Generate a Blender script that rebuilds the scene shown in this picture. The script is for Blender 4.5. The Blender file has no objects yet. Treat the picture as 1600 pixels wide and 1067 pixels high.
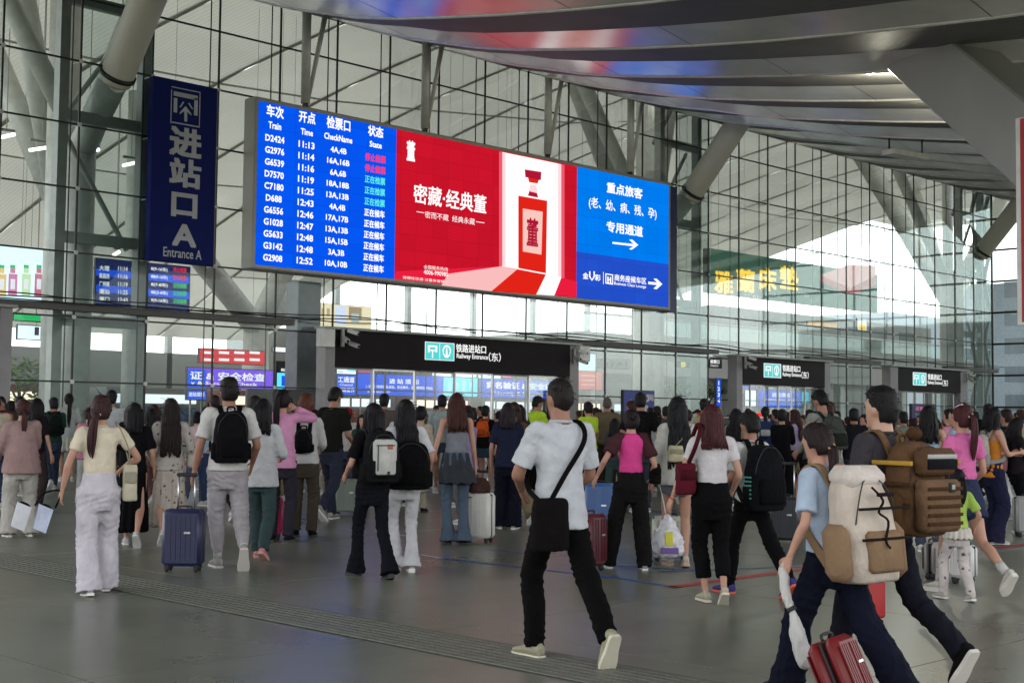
import bpy, math, random, time
from math import sin, cos, pi, radians, atan2, sqrt
from mathutils import Vector as V, Matrix, noise
T0 = time.time()
random.seed(7)
S = bpy.context.scene
COL = S.collection

# ------------------------------------------------------------------ camera, sky, sun, exposure
CAM = V((-15.76, -31.20, 1.52)); YAW, PIT, ROL, FPX = .78389, .05594, .01071, 2100.0
FW = V((sin(YAW)*cos(PIT), cos(YAW)*cos(PIT), sin(PIT)))
RT = V((cos(YAW), -sin(YAW), 0)); UP = RT.cross(FW)
R2 = RT*cos(ROL)+UP*sin(ROL); U2 = UP*cos(ROL)-RT*sin(ROL)
cd = bpy.data.cameras.new('camera'); cam = bpy.data.objects.new('camera', cd); COL.objects.link(cam)
m3 = Matrix((R2, U2, -FW)).transposed()
cam.matrix_world = Matrix.Translation(CAM) @ m3.to_4x4()
cd.sensor_width = 36; cd.lens = FPX/1600*36; cd.clip_end = 3000; cd.clip_start = .1
S.camera = cam
SUN_EL, SUN_AZ = radians(56), radians(25)
w = bpy.data.worlds.new('World'); S.world = w; w.use_nodes = True
nt = w.node_tree; bg = nt.nodes['Background']
sk = nt.nodes.new('ShaderNodeTexSky'); sk.sky_type = 'NISHITA'; sk.sun_disc = False
sk.sun_elevation = SUN_EL; sk.sun_rotation = SUN_AZ; sk.air_density = 1.0; sk.dust_density = 1.5; sk.ozone_density = 2
hs = nt.nodes.new('ShaderNodeHueSaturation'); hs.inputs['Saturation'].default_value = .12   # thin overcast: the blue is mostly veiled
nt.links.new(sk.outputs[0], hs.inputs['Color']); nt.links.new(hs.outputs[0], bg.inputs[0]); bg.inputs[1].default_value = .15
sl = bpy.data.lights.new('sun', 'SUN'); sl.energy = 1.6; sl.angle = radians(12); sl.color = (1, .94, .86)
so = bpy.data.objects.new('sun', sl); COL.objects.link(so)
sd = V((sin(SUN_AZ)*cos(SUN_EL), cos(SUN_AZ)*cos(SUN_EL), sin(SUN_EL)))
so.rotation_euler = sd.to_track_quat('Z', 'Y').to_euler(); so.location = (-20, -60, 60)
S.view_settings.view_transform = 'Standard'; S.view_settings.look = 'None'
S.view_settings.gamma = 1; S.view_settings.use_curve_mapping = False
EXPO = 2.0
S.view_settings.exposure = EXPO
S.cycles.max_bounces = 8; S.cycles.diffuse_bounces = 4; S.cycles.glossy_bounces = 3
S.cycles.transparent_max_bounces = 24; S.cycles.sample_clamp_indirect = 4
S.cycles.caustics_reflective = False; S.cycles.caustics_refractive = False

# ------------------------------------------------------------------ pixel <-> place
def ray(x, y): return FW + R2*((x-800)/FPX) + U2*((533.5-y)/FPX)
def on(x, y, ax, v):
    d = ray(x, y); return CAM + d*((v-CAM[ax])/d[ax])
def onY(x, y, v=0): return on(x, y, 1, v)
def gr(x, y, z=0): return on(x, y, 2, z)

# ------------------------------------------------------------------ materials
MATS = {}
def L(c):  # sRGB 0-255 -> linear
    return tuple(((v/255)/12.92 if v/255 <= .04045 else ((v/255+.055)/1.055)**2.4) for v in c)
def base(name):
    m = bpy.data.materials.new(name); m.use_nodes = True
    return m, m.node_tree, m.node_tree.nodes['Principled BSDF']
def nz(nt, scale, detail=4, vec=None, rough=.55):
    n = nt.nodes.new('ShaderNodeTexNoise'); n.inputs['Scale'].default_value = scale
    n.inputs['Detail'].default_value = detail; n.inputs['Roughness'].default_value = rough
    if vec: nt.links.new(vec, n.inputs['Vector'])
    return n
def coords(nt, scale=(1, 1, 1), kind='Object'):
    tc = nt.nodes.new('ShaderNodeTexCoord'); mp = nt.nodes.new('ShaderNodeMapping')
    mp.inputs['Scale'].default_value = scale; nt.links.new(tc.outputs[kind], mp.inputs['Vector'])
    return mp.outputs[0]
def ramp(nt, fac, stops):
    r = nt.nodes.new('ShaderNodeValToRGB'); e = r.color_ramp.elements
    e[0].position, e[0].color = stops[0][0], (*stops[0][1], 1); e[1].position, e[1].color = stops[-1][0], (*stops[-1][1], 1)
    for p, c in stops[1:-1]:
        q = e.new(p); q.color = (*c, 1)
    nt.links.new(fac, r.inputs[0]); return r.outputs[0]
def bump(nt, b, h, st=.3, dist=.01):
    n = nt.nodes.new('ShaderNodeBump'); n.inputs['Strength'].default_value = st; n.inputs['Distance'].default_value = dist
    nt.links.new(h, n.inputs['Height']); nt.links.new(n.outputs[0], b.inputs['Normal'])
def sc(c, k): return tuple(min(1, v*k) for v in c)
def mat(name, c, rough=.5, metal=0, var=.12, vs=3, bs=0, bscale=40, spec=.5):
    if name in MATS: return MATS[name]
    m, nt, b = base(name)
    n = nz(nt, vs, 5, coords(nt))
    nt.links.new(ramp(nt, n.outputs[0], [(.3, sc(c, 1-var)), (.7, sc(c, 1+var))]), b.inputs['Base Color'])
    b.inputs['Roughness'].default_value = rough; b.inputs['Metallic'].default_value = metal
    b.inputs['Specular IOR Level'].default_value = spec
    if bs:
        n2 = nz(nt, bscale, 3, coords(nt)); bump(nt, b, n2.outputs[0], bs, .01)
    MATS[name] = m; return m
def cloth(c, kind='plain'):
    key = 'cloth_%s_%d_%d_%d' % ((kind,)+tuple(int(v) for v in c))
    if key in MATS: return MATS[key]
    m, nt, b = base(key); c = sc(L(c), .84); c = sc(c, .55) if max(c) < .035 else c; v = coords(nt)
    n = nz(nt, 9, 6, v); b.inputs['Roughness'].default_value = .9; b.inputs['Specular IOR Level'].default_value = .10
    col = ramp(nt, n.outputs[0], [(.3, sc(c, .86)), (.7, sc(c, 1.1))])
    if kind == 'floral':
        vo = nt.nodes.new('ShaderNodeTexVoronoi'); vo.inputs['Scale'].default_value = 15; vo.inputs['Randomness'].default_value = 1
        nt.links.new(v, vo.inputs['Vector']); n3 = nz(nt, 45, 2, v)
        ad = nt.nodes.new('ShaderNodeMath'); ad.operation = 'MULTIPLY_ADD'; nt.links.new(n3.outputs[0], ad.inputs[0]); ad.inputs[1].default_value = .5
        nt.links.new(vo.outputs['Distance'], ad.inputs[2])
        f = ramp(nt, ad.outputs[0], [(.44, (1, 1, 1)), (.52, (0, 0, 0))])
        mx = nt.nodes.new('ShaderNodeMix'); mx.data_type = 'RGBA'; nt.links.new(f, mx.inputs[0]); nt.links.new(col, mx.inputs[6])
        mx.inputs[7].default_value = (.12, .07, .08, 1); col = mx.outputs[2]
    if kind == 'denim':
        n3 = nz(nt, 3, 4, v); mx = nt.nodes.new('ShaderNodeMix'); mx.data_type = 'RGBA'; nt.links.new(n3.outputs[0], mx.inputs[0])
        nt.links.new(col, mx.inputs[6]); mx.inputs[7].default_value = (*sc(c, 1.35), 1); col = mx.outputs[2]
    nt.links.new(col, b.inputs['Base Color'])
    n2 = nz(nt, 11, 7, coords(nt, (1, 1, .6)), .62); n2.inputs['Distortion'].default_value = .8; bump(nt, b, n2.outputs[0], .75, .03)
    MATS[key] = m; return m
def hairmat(c):
    key = 'hair_%d_%d_%d' % tuple(c)
    if key in MATS: return MATS[key]
    m, nt, b = base(key); c = L(c)
    n = nz(nt, 1, 5, coords(nt, (70, 70, 5)), .7)
    nt.links.new(ramp(nt, n.outputs[0], [(.32, sc(c, .35)), (.72, sc(c, 1.3))]), b.inputs['Base Color'])
    b.inputs['Roughness'].default_value = .5; b.inputs['Specular IOR Level'].default_value = .16; bump(nt, b, n.outputs[0], .8, .012)
    MATS[key] = m; return m
def emit(name, c, st=1.0, stripe=0):
    if name in MATS: return MATS[name]
    m = bpy.data.materials.new(name); m.use_nodes = True; nt = m.node_tree; nt.nodes.clear()
    o = nt.nodes.new('ShaderNodeOutputMaterial'); e = nt.nodes.new('ShaderNodeEmission')
    c = L(c); e.inputs[0].default_value = (*c, 1); e.inputs[1].default_value = st/(2**EXPO)
    if stripe:
        wv = nt.nodes.new('ShaderNodeTexWave'); wv.bands_direction = 'Z'; wv.inputs['Scale'].default_value = stripe
        nt.links.new(coords(nt), wv.inputs['Vector'])
        br = nt.nodes.new('ShaderNodeTexBrick'); br.offset = 0; br.inputs['Scale'].default_value = 1; br.inputs['Mortar Size'].default_value = .006; br.inputs['Brick Width'].default_value = .64; br.inputs['Row Height'].default_value = .48
        mp = nt.nodes.new('ShaderNodeMapping'); mp.inputs['Rotation'].default_value = (pi/2, 0, 0); tc = nt.nodes.new('ShaderNodeTexCoord'); nt.links.new(tc.outputs['Object'], mp.inputs['Vector']); nt.links.new(mp.outputs[0], br.inputs['Vector'])
        br.inputs['Color1'].default_value = (1, 1, 1, 1); br.inputs['Color2'].default_value = (.9, .9, .9, 1); br.inputs['Mortar'].default_value = (.7, .7, .7, 1)
        mx = nt.nodes.new('ShaderNodeMix'); mx.data_type = 'RGBA'; mx.blend_type = 'MULTIPLY'; mx.inputs[0].default_value = 1
        nt.links.new(ramp(nt, wv.outputs['Fac'], [(.0, sc(c, .78)), (.6, c)]), mx.inputs[6]); nt.links.new(br.outputs[0], mx.inputs[7]); nt.links.new(mx.outputs[2], e.inputs[0])
    nt.links.new(e.outputs[0], o.inputs[0]); MATS[name] = m; return m
def glassmat(name, tint, refl=1.0, dirt=.05):
    m = bpy.data.materials.new(name); m.use_nodes = True; nt = m.node_tree; nt.nodes.clear()
    o = nt.nodes.new('ShaderNodeOutputMaterial'); t = nt.nodes.new('ShaderNodeBsdfTransparent'); g = nt.nodes.new('ShaderNodeBsdfGlossy')
    d = nt.nodes.new('ShaderNodeBsdfDiffuse'); d.inputs[0].default_value = (.5, .56, .53, 1)
    fr = nt.nodes.new('ShaderNodeFresnel'); fr.inputs[0].default_value = 1.5
    mu = nt.nodes.new('ShaderNodeMath'); mu.operation = 'MULTIPLY'; mu.inputs[1].default_value = refl; nt.links.new(fr.outputs[0], mu.inputs[0])
    t.inputs[0].default_value = (*tint, 1); g.inputs[0].default_value = (.9, .95, .93, 1); g.inputs[1].default_value = .03
    m1 = nt.nodes.new('ShaderNodeMixShader'); m2 = nt.nodes.new('ShaderNodeMixShader')
    n = nz(nt, .35, 4, coords(nt, kind='Generated')); nt.links.new(ramp(nt, n.outputs[0], [(.4, (dirt*.4,)*3), (.7, (dirt*1.6,)*3)]), m2.inputs[0])
    nt.links.new(mu.outputs[0], m1.inputs[0]); nt.links.new(t.outputs[0], m1.inputs[1]); nt.links.new(g.outputs[0], m1.inputs[2])
    nt.links.new(m1.outputs[0], m2.inputs[1]); nt.links.new(d.outputs[0], m2.inputs[2]); nt.links.new(m2.outputs[0], o.inputs[0])
    return m

# ------------------------------------------------------------------ mesh helpers
def link(o, parent=None):
    COL.objects.link(o)
    if parent: o.parent = parent
    return o
def mesh(name, vs, fs, m, parent=None, smooth=False):
    me = bpy.data.meshes.new(name); me.from_pydata([tuple(v) for v in vs], [], fs)
    if smooth: me.shade_smooth()
    if m: me.materials.append(m)
    return link(bpy.data.objects.new(name, me), parent)
def tag(o, label=None, cat=None, group=None, kind=None):
    if label: o['label'] = label
    if cat: o['category'] = cat
    if group: o['group'] = group
    if kind: o['kind'] = kind
    return o
def empty(name, loc, label, cat, group=None, rz=0):
    o = bpy.data.objects.new(name, None); o.empty_display_size = .2; o.location = loc; o.rotation_euler.z = rz
    link(o); return tag(o, label, cat, group)
def smoothpts(pts, n):
    """Catmull-Rom through rows of numbers"""
    out = []; P = [pts[0]]+list(pts)+[pts[-1]]
    for i in range(1, len(P)-2):
        for k in range(n):
            t = k/n; a, b, c, d = P[i-1], P[i], P[i+1], P[i+2]
            out.append([.5*(2*b[j]+(c[j]-a[j])*t+(2*a[j]-5*b[j]+4*c[j]-d[j])*t*t+(3*b[j]-a[j]-3*c[j]+d[j])*t**3) for j in range(len(b))])
    out.append(list(pts[-1])); return out
class MB:
    def __init__(s, off=None): s.v = []; s.f = []; s.o = V(off) if off is not None else V((0, 0, 0))
    def add(s, vs, fs):
        b = len(s.v); s.v += [V(v)-s.o for v in vs]; s.f += [tuple(i+b for i in f) for f in fs]; return s
    def box(s, lo, hi, M=None, bev=0):
        x0, y0, z0 = lo; x1, y1, z1 = hi
        if bev:
            vs = []
            for z, i in ((z0, bev), (z0+bev, 0), (z1-bev, 0), (z1, bev)):
                for (x, y) in ((x0+i+bev*(i == 0), y0+i), (x1-i-bev*(i == 0), y0+i), (x1-i, y0+i+bev*(i == 0)), (x1-i, y1-i-bev*(i == 0)), (x1-i-bev*(i == 0), y1-i), (x0+i+bev*(i == 0), y1-i), (x0+i, y1-i-bev*(i == 0)), (x0+i, y0+i+bev*(i == 0))):
                    vs.append(V((x, y, z)))
            fs = [tuple(range(7, -1, -1)), tuple(range(24, 32))]
            for r in range(3):
                for k in range(8): fs.append((r*8+k, r*8+(k+1) % 8, r*8+8+(k+1) % 8, r*8+8+k))
        else:
            vs = [V(p) for p in ((x0, y0, z0), (x1, y0, z0), (x1, y1, z0), (x0, y1, z0), (x0, y0, z1), (x1, y0, z1), (x1, y1, z1), (x0, y1, z1))]
            fs = [(3, 2, 1, 0), (4, 5, 6, 7), (0, 1, 5, 4), (1, 2, 6, 5), (2, 3, 7, 6), (3, 0, 4, 7)]
        if M: vs = [M @ v for v in vs]
        return s.add(vs, fs)
    def loft(s, rings):
        n = len(rings[0]); vs = [p for r in rings for p in r]; fs = []
        for i in range(len(rings)-1):
            for k in range(n): fs.append((i*n+k, i*n+(k+1) % n, (i+1)*n+(k+1) % n, (i+1)*n+k))
        fs.append(tuple(range(n-1, -1, -1))); fs.append(tuple(range((len(rings)-1)*n, len(rings)*n)))
        return s.add(vs, fs)
    def tube(s, a, b, r, r2=None, n=10):
        return s.limb([a, b], [r, r if r2 is None else r2], n, 1)
    def limb(s, pts, rad, n=12, sub=4, ref=None, flat=1.0):
        """a tube through the points; rad = radius or (r across ref, r along ref)"""
        rows = [list(p)+(list(r) if isinstance(r, (tuple, list)) else [r, r*flat]) for p, r in zip(pts, rad)]
        if sub > 1: rows = smoothpts(rows, sub)
        rings = []; ref = V(ref) if ref else None
        for i, q in enumerate(rows):
            p = V(q[:3]); a = V(rows[max(i-1, 0)][:3]); b = V(rows[min(i+1, len(rows)-1)][:3]); t = (b-a).normalized()
            if i == 0 and ref is None: ref = V((0, 1, 0)) if abs(t.y) < .9 else V((1, 0, 0))
            u = ref.cross(t)
            if u.length < 1e-4: u = V((1, 0, 0)).cross(t)
            u.normalize(); w2 = t.cross(u)
            rings.append([p+u*(q[3]*cos(2*pi*k/n))+w2*(q[4]*sin(2*pi*k/n)) for k in range(n)])
        return s.loft(rings)
    def oval(s, z, cx, cy, rx, ry, e=2.0, n=24):
        out = []
        for k in range(n):
            a = 2*pi*k/n; c, d = cos(a), sin(a)
            out.append(V((cx+rx*abs(c)**(2/e)*(1 if c >= 0 else -1), cy+ry*abs(d)**(2/e)*(1 if d >= 0 else -1), z)))
        return out
    def stack(s, secs, n=24, sub=4, M=None):
        """secs: (z,cx,cy,rx,ry,e)"""
        rows = smoothpts([list(q) for q in secs], sub) if sub > 1 else secs
        rings = [s.oval(*q, n=n) for q in rows]
        if M: rings = [[M @ p for p in r] for r in rings]
        return s.loft(rings)
    def ball(s, c, r, n=12, M=None):
        c = V(c); r = r if isinstance(r, tuple) else (r, r, r); rings = []
        for i in range(1, n):
            a = pi*i/n; rings.append([V((c.x+r[0]*sin(a)*cos(2*pi*k/(n+4)), c.y+r[1]*sin(a)*sin(2*pi*k/(n+4)), c.z-r[2]*cos(a))) for k in range(n+4)])
        if M: rings = [[M @ p for p in q] for q in rings]
        return s.loft(rings)
    def build(s, name, m, parent=None, smooth=False, kind=None):
        o = mesh(name, s.v, s.f, m, parent, smooth)
        if kind: o['kind'] = kind
        return o
def auto(o, ang=40):
    me = o.data; me.shade_smooth()
    try: me.set_sharp_from_angle(angle=radians(ang))
    except Exception: pass
    return o
def remesh(mb, vox, it=4, fn=None):
    """one continuous skin over overlapping pieces"""
    me = bpy.data.meshes.new('t'); me.from_pydata([tuple(v) for v in mb.v], [], mb.f)
    o = bpy.data.objects.new('t', me); COL.objects.link(o)
    r = o.modifiers.new('r', 'REMESH'); r.mode = 'VOXEL'; r.voxel_size = vox
    if it:
        q = o.modifiers.new('s', 'SMOOTH'); q.iterations = it; q.factor = .5
    dg = bpy.context.evaluated_depsgraph_get(); out = bpy.data.meshes.new_from_object(o.evaluated_get(dg))
    bpy.data.objects.remove(o); bpy.data.meshes.remove(me)
    if fn:
        nv = [v.normal.copy() for v in out.vertices]
        for v, n in zip(out.vertices, nv):
            d = fn(v.co)
            v.co += n*d if not isinstance(d, V) else d
        out.update()
    out.shade_smooth(); return out
def part(name, me, m, parent):
    o = bpy.data.objects.new(name, me)
    if m: me.materials.clear(); me.materials.append(m)
    return link(o, parent)
def copytree(o, parent=None):
    c = o.copy(); COL.objects.link(c); c.parent = parent
    for ch in [x for x in KIDS.get(o.name, [])]: copytree(ch, c)
    return c
KIDS = {}
def remember(o):
    KIDS[o.name] = list(o.children)
    for c in o.children: remember(c)

# text on a plane that faces -Y: centre, width and height given by where it stands
_tc = {}
def textmesh(body, bold):
    k = (body, bold)
    if k in _tc: return _tc[k]
    cu = bpy.data.curves.new('t', 'FONT'); cu.body = body; cu.resolution_u = 2; cu.align_x = 'CENTER'
    o = bpy.data.objects.new('t', cu); COL.objects.link(o)
    me = bpy.data.meshes.new_from_object(o.evaluated_get(bpy.context.evaluated_depsgraph_get()))
    bpy.data.objects.remove(o)
    pts = []; fs = []
    for i, (dx, dz) in enumerate(((0, 0),) if bold <= 0 else ((-1, -1), (1, -1), (-1, 1), (1, 1))):
        n = len(pts); pts += [(v.co.x+dx*bold, v.co.y+dz*bold, i*.0006) for v in me.vertices]; fs += [tuple(q+n for q in p.vertices) for p in me.polygons]
    xs = [p[0] for p in pts]; ys = [p[1] for p in pts]
    cx, cy, ww, hh = (max(xs)+min(xs))/2, (max(ys)+min(ys))/2, max(xs)-min(xs), max(ys)-min(ys)
    _tc[k] = ([((x-cx)/ww, (y-cy)/hh, z) for x, y, z in pts], fs); return _tc[k]
def textW(body, c, wdt, hgt, m, parent, name='lettering', bold=.012):
    p, f = textmesh(body, bold)
    o = mesh(name, [(x*wdt, -k, z*hgt) for x, z, k in p], f, m, parent)
    o.location = V(c)-wl(parent); o['kind'] = 'stuff'; return o
def wl(p):
    v = V((0, 0, 0))
    while p: v += p.location; p = p.parent
    return v
def textP(body, px, py, wpx, hpx, Y, m, parent, name='lettering', bold=.012):
    a, b = onY(px-wpx/2, py, Y), onY(px+wpx/2, py, Y); c = onY(px, py-hpx/2, Y); d = onY(px, py+hpx/2, Y)
    return textW(body, ((a.x+b.x)/2, Y, (c.z+d.z)/2), b.x-a.x, c.z-d.z, m, parent, name, bold)
def polyP(pts, Y, m, parent, name='panel', th=.003):
    q = [onY(x, y, Y) for x, y in pts]; o = wl(parent); n = len(q)
    vs = [p-o for p in q]+[p-o+V((0, th, 0)) for p in q]
    fs = [tuple(range(n)), tuple(range(2*n-1, n-1, -1))]+[(k, k+n, (k+1) % n+n, (k+1) % n) for k in range(n)]
    return mesh(name, vs, fs, m, parent)
def rectP(x0, y0, x1, y1, Y, m, parent, name='panel', th=.003):
    """a rectangle in the place whose corners lie at these picture points (mean of both sides)"""
    xm, ym = (x0+x1)/2, (y0+y1)/2
    a, b, c, d = onY(x0, ym, Y).x, onY(x1, ym, Y).x, onY(xm, y0, Y).z, onY(xm, y1, Y).z
    o = wl(parent)
    return MB(o).box((a, Y, d), (b, Y+th, c)).build(name, m, parent)

# ------------------------------------------------------------------ common materials
GLASS = glassmat('curtain_wall_glass', (.915, .945, .935), .28, .025)
GLASSD = glassmat('column_bay_glass', (.78, .84, .83), .35, .05)
STEEL = mat('grey_painted_steel', (.34, .36, .34), .45, .1)
STEELD = mat('dark_steel', (.02, .022, .02), .45, .2)
STEELW = mat('pale_painted_steel', (.62, .63, .59), .4, .05)
TUBEM = mat('matt_cream_paint', (.66, .64, .57), .5, 0, .06, .8)
RUBBER = mat('black_rubber', (.015, .015, .015), .7)
WHITEP = mat('white_plastic', (.72, .72, .70), .4)
CHROME = mat('brushed_metal', (.6, .6, .6), .3, .9)

# ------------------------------------------------------------------ ground
def floor_material():
    m, nt, b = base('worn_stone_floor')
    v = coords(nt, kind='Object'); tc = nt.nodes.new('ShaderNodeNewGeometry'); pos = tc.outputs['Position']
    n1 = nz(nt, .28, 6, pos, .6); n2 = nz(nt, 3.2, 9, pos, .78); n3 = nz(nt, 60, 3, pos)
    c = ramp(nt, n1.outputs[0], [(.3, (.112, .122, .096)), (.5, (.160, .168, .134)), (.72, (.215, .213, .172))])
    mx = nt.nodes.new('ShaderNodeMix'); mx.data_type = 'RGBA'; mx.blend_type = 'OVERLAY'; mx.inputs[0].default_value = .5
    nt.links.new(c, mx.inputs[6]); nt.links.new(ramp(nt, n2.outputs[0], [(.3, (.34, .34, .34)), (.7, (.62, .62, .62))]), mx.inputs[7])
    # dried spills and scuffs
    n4 = nz(nt, 1.4, 4, pos, .7)
    mx2 = nt.nodes.new('ShaderNodeMix'); mx2.data_type = 'RGBA'; mx2.blend_type = 'MULTIPLY'
    nt.links.new(ramp(nt, n4.outputs[0], [(.60, (0, 0, 0)), (.68, (.5, .5, .5))]), mx2.inputs[0])
    nt.links.new(mx.outputs[2], mx2.inputs[6]); mx2.inputs[7].default_value = (.62, .61, .58, 1)
    nt.links.new(mx2.outputs[2], b.inputs['Base Color'])
    nt.links.new(ramp(nt, n1.outputs[0], [(.3, (.24,)*3), (.7, (.42,)*3)]), b.inputs['Roughness'])
    bump(nt, b, n2.outputs[0], .045, .01); return m
FLOORM = floor_material()
g = MB(); g.add([(-400, -400, -.012), (600, -400, -.012), (600, 600, -.012), (-400, 600, -.012)], [(0, 1, 2, 3)])
ground = tag(g.build('floor', FLOORM), 'worn grey-green stone floor of the station forecourt', kind='structure')
MB().box((-24, -33, -.0105), (51, 0, -.0075)).build('mortar_bed', mat('dark_mortar', (.05, .05, .043), .8), ground)
sl0 = MB().box((.006, .006, -.007), (2.994, 2.994, 0)); slab0 = sl0.build('floor_slab', FLOORM, ground)
first = True
for i in range(-8, 17):
    for j in range(-11, 0):
        o = slab0 if first else slab0.copy()
        if not first: link(o, ground)
        first = False; o.location = (3*i, 3*j, 0)
# tactile paving strip, two tiles wide
TACT = mat('ribbed_paving', (.135, .14, .113), .5, 0, .2, 6); TACD = mat('paving_grooves', (.05, .052, .042), .8)  # shade between the ridges is put into the groove colour
tp = empty('tactile_paving', (-9.65, -20, 0), 'long strip of ribbed paving crossing the floor at the front of the photo', 'tactile paving')
tm = MB()
tm.box((0, 0, .0035), (.296, .296, .007))
t0 = tm.build('paving_tile', TACD, tp); t0b = MB()
for k in range(4): t0b.box((.004+k*.074, 0, .0068), (.060+k*.074, .296, .013))
t0b = t0b.build('ridges', TACT, t0, kind='stuff')
first = True
for i in range(2):
    for j in range(62):
        o = t0 if first else t0.copy()
        if not first: link(o, tp); ob_ = t0b.copy(); link(ob_, o)
        first = False; o.location = (-.30+i*.30, -8.2+j*.30, 0)
# floor tapes
def tape(pts, wd, c, nm='floor_tape'):
    m = mat('tape_%s' % '_'.join(map(str, c)), L(c), .5, 0, .35, 5)
    a, b = gr(*pts[0]), gr(*pts[1]); d = (b-a).normalized(); n = V((-d.y, d.x, 0))*wd/2; h = V((0, 0, .004))
    mesh(nm, [a-n+h, b-n+h, b+n+h, a+n+h], [(0, 1, 2, 3)], m, ground)
tape([(-10, 871), (212, 857)], .035, (205, 205, 190)); tape([(212, 857), (352, 848)], .035, (200, 200, 185))
tape([(385, 836), (545, 852)], .05, (140, 150, 170)); tape([(600, 858), (690, 872)], .05, (205, 205, 205)); tape([(690, 872), (960, 903)], .06, (40, 90, 160))
tape([(940, 882), (1110, 892)], .06, (50, 100, 160)); tape([(900, 892), (1060, 918)], .06, (50, 100, 165)); tape([(1030, 893), (1250, 885)], .06, (60, 100, 150))
tape([(1045, 918), (1275, 886)], .12, (175, 35, 40)); tape([(1558, 856), (1640, 846)], .12, (170, 35, 40))
tape([(560, 833), (720, 826)], .05, (200, 200, 200)); tape([(585, 829), (640, 838)], .05, (210, 210, 210)); tape([(640, 800), (760, 795)], .05, (200, 200, 200))
tape([(760, 858), (830, 866)], .05, (60, 100, 150)); tape([(100, 786), (180, 790)], .04, (60, 130, 140)); tape([(540, 790), (600, 786)], .05, (190, 190, 190))

# ------------------------------------------------------------------ glass facade
Z0, HT = 2.268, 1.603
TZ = [Z0+HT*j for j in range(-1, 8)]           # transom heights
fac = empty('glass_facade', (0, 0, 0), 'tall glass curtain wall of the station hall with dark joints', 'glass wall')
BAYS = [0, 12, 24]
def in_portal(x, z):
    return z < 3.8 and (6.5 < x < 16.4 or 26.4 < x < 32.4 or 38.2 < x < 44.2 or x < -4)
pm = {}
rows = [(0, TZ[0])]+[(TZ[i], TZ[i+1]) for i in range(len(TZ)-1)]
for k in range(-3, 25):
    for (a, b) in rows:
        if in_portal(2*k+1, (a+b)/2): continue
        key = (round(b-a, 2), k in BAYS)
        if key not in pm:
            h = b-a; pm[key] = MB().box((.012, 0, .012), (1.988, .012, h-.012)).build('glass_pane', GLASSD if k in BAYS else GLASS, fac)
            o = pm[key]
        else:
            o = pm[key].copy(); link(o, fac)
        o.location = (2*k, 0, a)
        tilt = random.uniform(-.0016, .0016); o.rotation_euler = (random.uniform(-.0016, .0016), 0, tilt)
for k in range(-3, 26):
    MB().box((2*k-.024, -.012, 0), (2*k+.024, .03, TZ[-1])).build('mullion', STEELD, fac)
    if k not in (-99,):
        MB().tube((2*k-.02, .42, 0), (2*k-.02, .42, TZ[-1]+.5), .02, n=6).build('support_rod', STEELD, fac)
for j, z in enumerate(TZ):
    MB().box((-6, -.016, z-.021), (50, .034, z+.021)).build('transom', STEELD, fac)
# small clamps where joints cross
nd = MB().limb([(0, -.05, 0), (0, -.02, 0)], [.05, .06], 8, 1).tube((0, -.02, 0), (0, .42, 0), .02, n=6).build('glass_clamp', STEELW, fac)
first = True
for k in range(-2, 25):
    for j, z in enumerate(TZ[:7]):
        if in_portal(2*k, z-.1) or (2*k > 4.5 and 2*k < 23 and 5.4 < z < 10.3): continue
        o = nd if first else nd.copy()
        if not first: link(o, fac)
        first = False; o.location = (2*k, 0, z)
# ledge and hanging cables above the second joint
lg = MB()
for a_, c_ in ((-6, 6.4), (16.8, 26.2), (32.5, 38.3), (44.5, 49.9)): MB().box((a_, -.36, 4.0), (c_, -.06, 4.17)).build('ledge', mat('grey_ledge_paint', (.10, .10, .095), .6), fac)
def cable(pts, r=.014, m=RUBBER, name='cable', parent=None):
    return MB(parent.location if parent else None).limb(pts, [r]*len(pts), 6, 6).build(name, m, parent or fac, True)
for q in range(3):
    r_ = random.Random(q); pts = []
    for i in range(-3, 26): pts.append((2*i+r_.uniform(-.3, .3), -.47-.02*q, 4.20+q*.05+r_.uniform(-.07, .06)))
    cable(pts, .016)

# lattice columns standing behind the bays
def lattice(x0):
    t = empty('lattice_column', (x0+1, .9, 0), '', 'column', 'lattice columns behind the glass')
    b = MB(t.location)
    for x in (x0-.28, x0+2.02): b.box((x, .55, 0), (x+.26, .85, 15.3))
    b.build('chord', STEEL, t)
    b2 = MB(t.location)
    for z in (1.2, 3.7, 5.8, 8.9, 11.9, 14.9): b2.box((x0-.02, .6, z), (x0+2.02, .8, z+.28))
    b2.build('crossbar', STEEL, t)
    b3 = MB(t.location)
    b3.tube((x0, 1.1, 8.9), (x0+2.0, 1.1, 11.9), .07); b3.tube((x0+2, 1.1, 5.8), (x0, 1.1, 8.9), .07); b3.tube((x0, 1.1, 12), (x0+2, 1.1, 14.9), .1)
    b3.build('brace', STEEL, t)
    b4 = MB(t.location).tube((x0+1, 1.9, 0), (x0+1, 1.9, 8.6), .42, n=20)
    b4.build('core_column', STEELW, t, True)
    b5 = MB(t.location).tube((x0+1, 1.9, 8.6), (x0-2.2, 3.5, 15.5), .26, .3, 16).tube((x0+1, 1.9, 8.6), (x0+4.2, 3.5, 15.5), .26, .3, 16).tube((x0+1, 1.9, 8.4), (x0+1, .1, 10.1), .36, .38, 16)
    b5.build('strut', STEELW, t, True)
    return t
lc = [lattice(2*k) for k in BAYS]
for o, s_ in zip(lc, ('steel lattice column behind the glass, left of the vertical blue entrance sign', 'steel lattice column behind the glass just right of the big screen', 'steel lattice column behind the glass at the far right corner')):
    o['label'] = s_
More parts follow.
